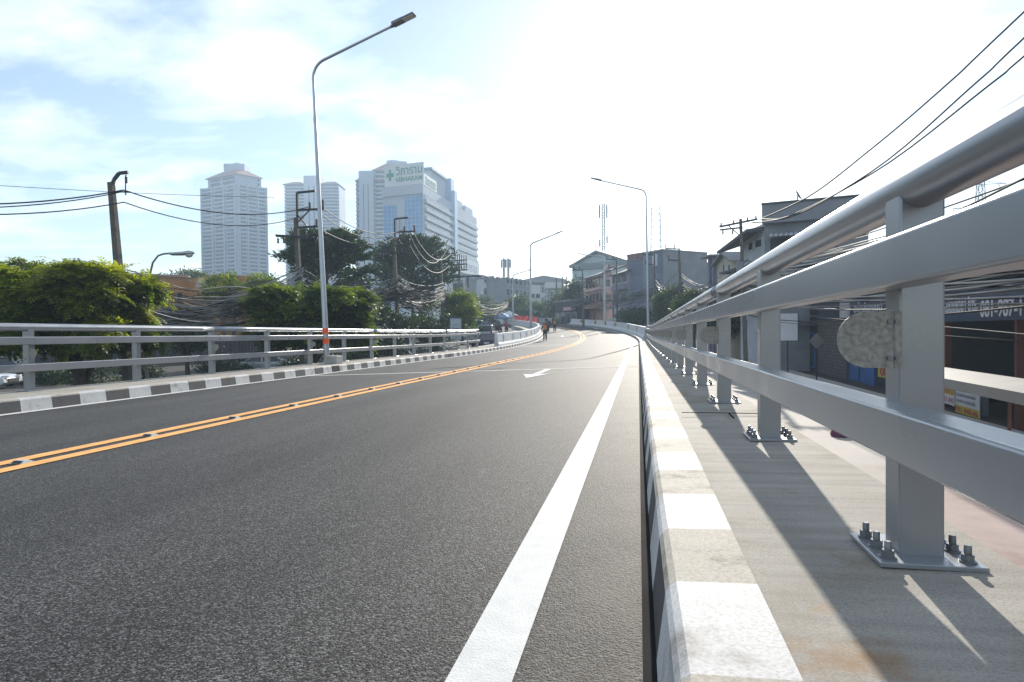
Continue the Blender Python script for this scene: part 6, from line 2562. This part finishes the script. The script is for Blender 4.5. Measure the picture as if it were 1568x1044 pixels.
w = bpy.data.worlds.new('World')
SC.world = w
w.use_nodes = True
n = w.node_tree
bg = n.nodes['Background']
bg.inputs['Strength'].default_value = .1
sky = n.nodes.new('ShaderNodeTexSky')
sky.sky_type = 'NISHITA'
sky.sun_disc = False
sky.sun_elevation = SUN_EL
sky.sun_rotation = SUN_AZ
sky.air_density = 1.0
sky.dust_density = .35
sky.ozone_density = 1.2
L = n.links.new
tc = n.nodes.new('ShaderNodeTexCoord')
sp = n.nodes.new('ShaderNodeSeparateXYZ')
L(tc.outputs['Generated'], sp.inputs[0])


def math_(op, a, b=None):
    m = n.nodes.new('ShaderNodeMath')
    m.operation = op
    for i, v in enumerate((a, b)):
        if v is None:
            continue
        if isinstance(v, (int, float)):
            m.inputs[i].default_value = v
        else:
            L(v, m.inputs[i])
    return m.outputs[0]


zz = math_('ADD', math_('MAXIMUM', sp.outputs['Z'], 0.0), .12)
cb = n.nodes.new('ShaderNodeCombineXYZ')
L(math_('DIVIDE', sp.outputs['X'], zz), cb.inputs['X'])
L(math_('DIVIDE', sp.outputs['Y'], zz), cb.inputs['Y'])
no = n.nodes.new('ShaderNodeTexNoise')
no.inputs['Scale'].default_value = 1.35
no.inputs['Detail'].default_value = 9
no.inputs['Roughness'].default_value = .58
no.inputs['Distortion'].default_value = .25
mp = n.nodes.new('ShaderNodeMapping')
mp.inputs['Location'].default_value = (3.1, .6, 0)
mp.inputs['Rotation'].default_value = (0, 0, rad(25))
mp.inputs['Scale'].default_value = (1, 1.5, 1)
L(cb.outputs[0], mp.inputs['Vector'])
L(mp.outputs[0], no.inputs['Vector'])
rp = n.nodes.new('ShaderNodeValToRGB')
rp.color_ramp.elements[0].position = .45
rp.color_ramp.elements[0].color = (0, 0, 0, 1)
rp.color_ramp.elements[1].position = .68
rp.color_ramp.elements[1].color = (1, 1, 1, 1)
L(no.outputs['Fac'], rp.inputs['Fac'])
# sunlit cloud is brighter than the clear sky behind it
mx = n.nodes.new('ShaderNodeMix')
mx.data_type = 'RGBA'
mx.blend_type = 'MIX'
L(math_('ADD', math_('MULTIPLY', rp.outputs[0], .62), .05), mx.inputs[0])
L(sky.outputs[0], mx.inputs[6])
mx.inputs[7].default_value = (10.4, 10.9, 11.4, 1)
L(mx.outputs[2], bg.inputs['Color'])

# hazy air
hz = MB()
hz.box((0, 190, 66), (1500, 900, 144))
hm = bpy.data.materials.new('haze')
hm.use_nodes = True
hn = hm.node_tree
hn.nodes.remove(hn.nodes['Principled BSDF'])
pv = hn.nodes.new('ShaderNodeVolumePrincipled')
pv.inputs['Color'].default_value = (.6, .79, 1.0, 1)
pv.inputs['Density'].default_value = .0008
pv.inputs['Anisotropy'].default_value = .25
hn.links.new(pv.outputs[0], hn.nodes['Material Output'].inputs['Volume'])
MT['haze'] = hm
ho = hz.build('haze', 'haze')
tag(ho, kind='stuff', label='thin pale blue haze filling the air over the city', cat='haze')
ho.display_type = 'WIRE'

SC.view_settings.view_transform = 'Standard'
SC.view_settings.look = 'None'
SC.view_settings.gamma = 1
SC.view_settings.exposure = .8
SC.cycles.max_bounces = 6
SC.cycles.diffuse_bounces = 3
SC.cycles.glossy_bounces = 3
SC.cycles.transmission_bounces = 4
SC.cycles.volume_bounces = 0
SC.cycles.transparent_max_bounces = 8
SC.cycles.caustics_reflective = False
SC.cycles.caustics_refractive = False
SC.cycles.sample_clamp_indirect = 6
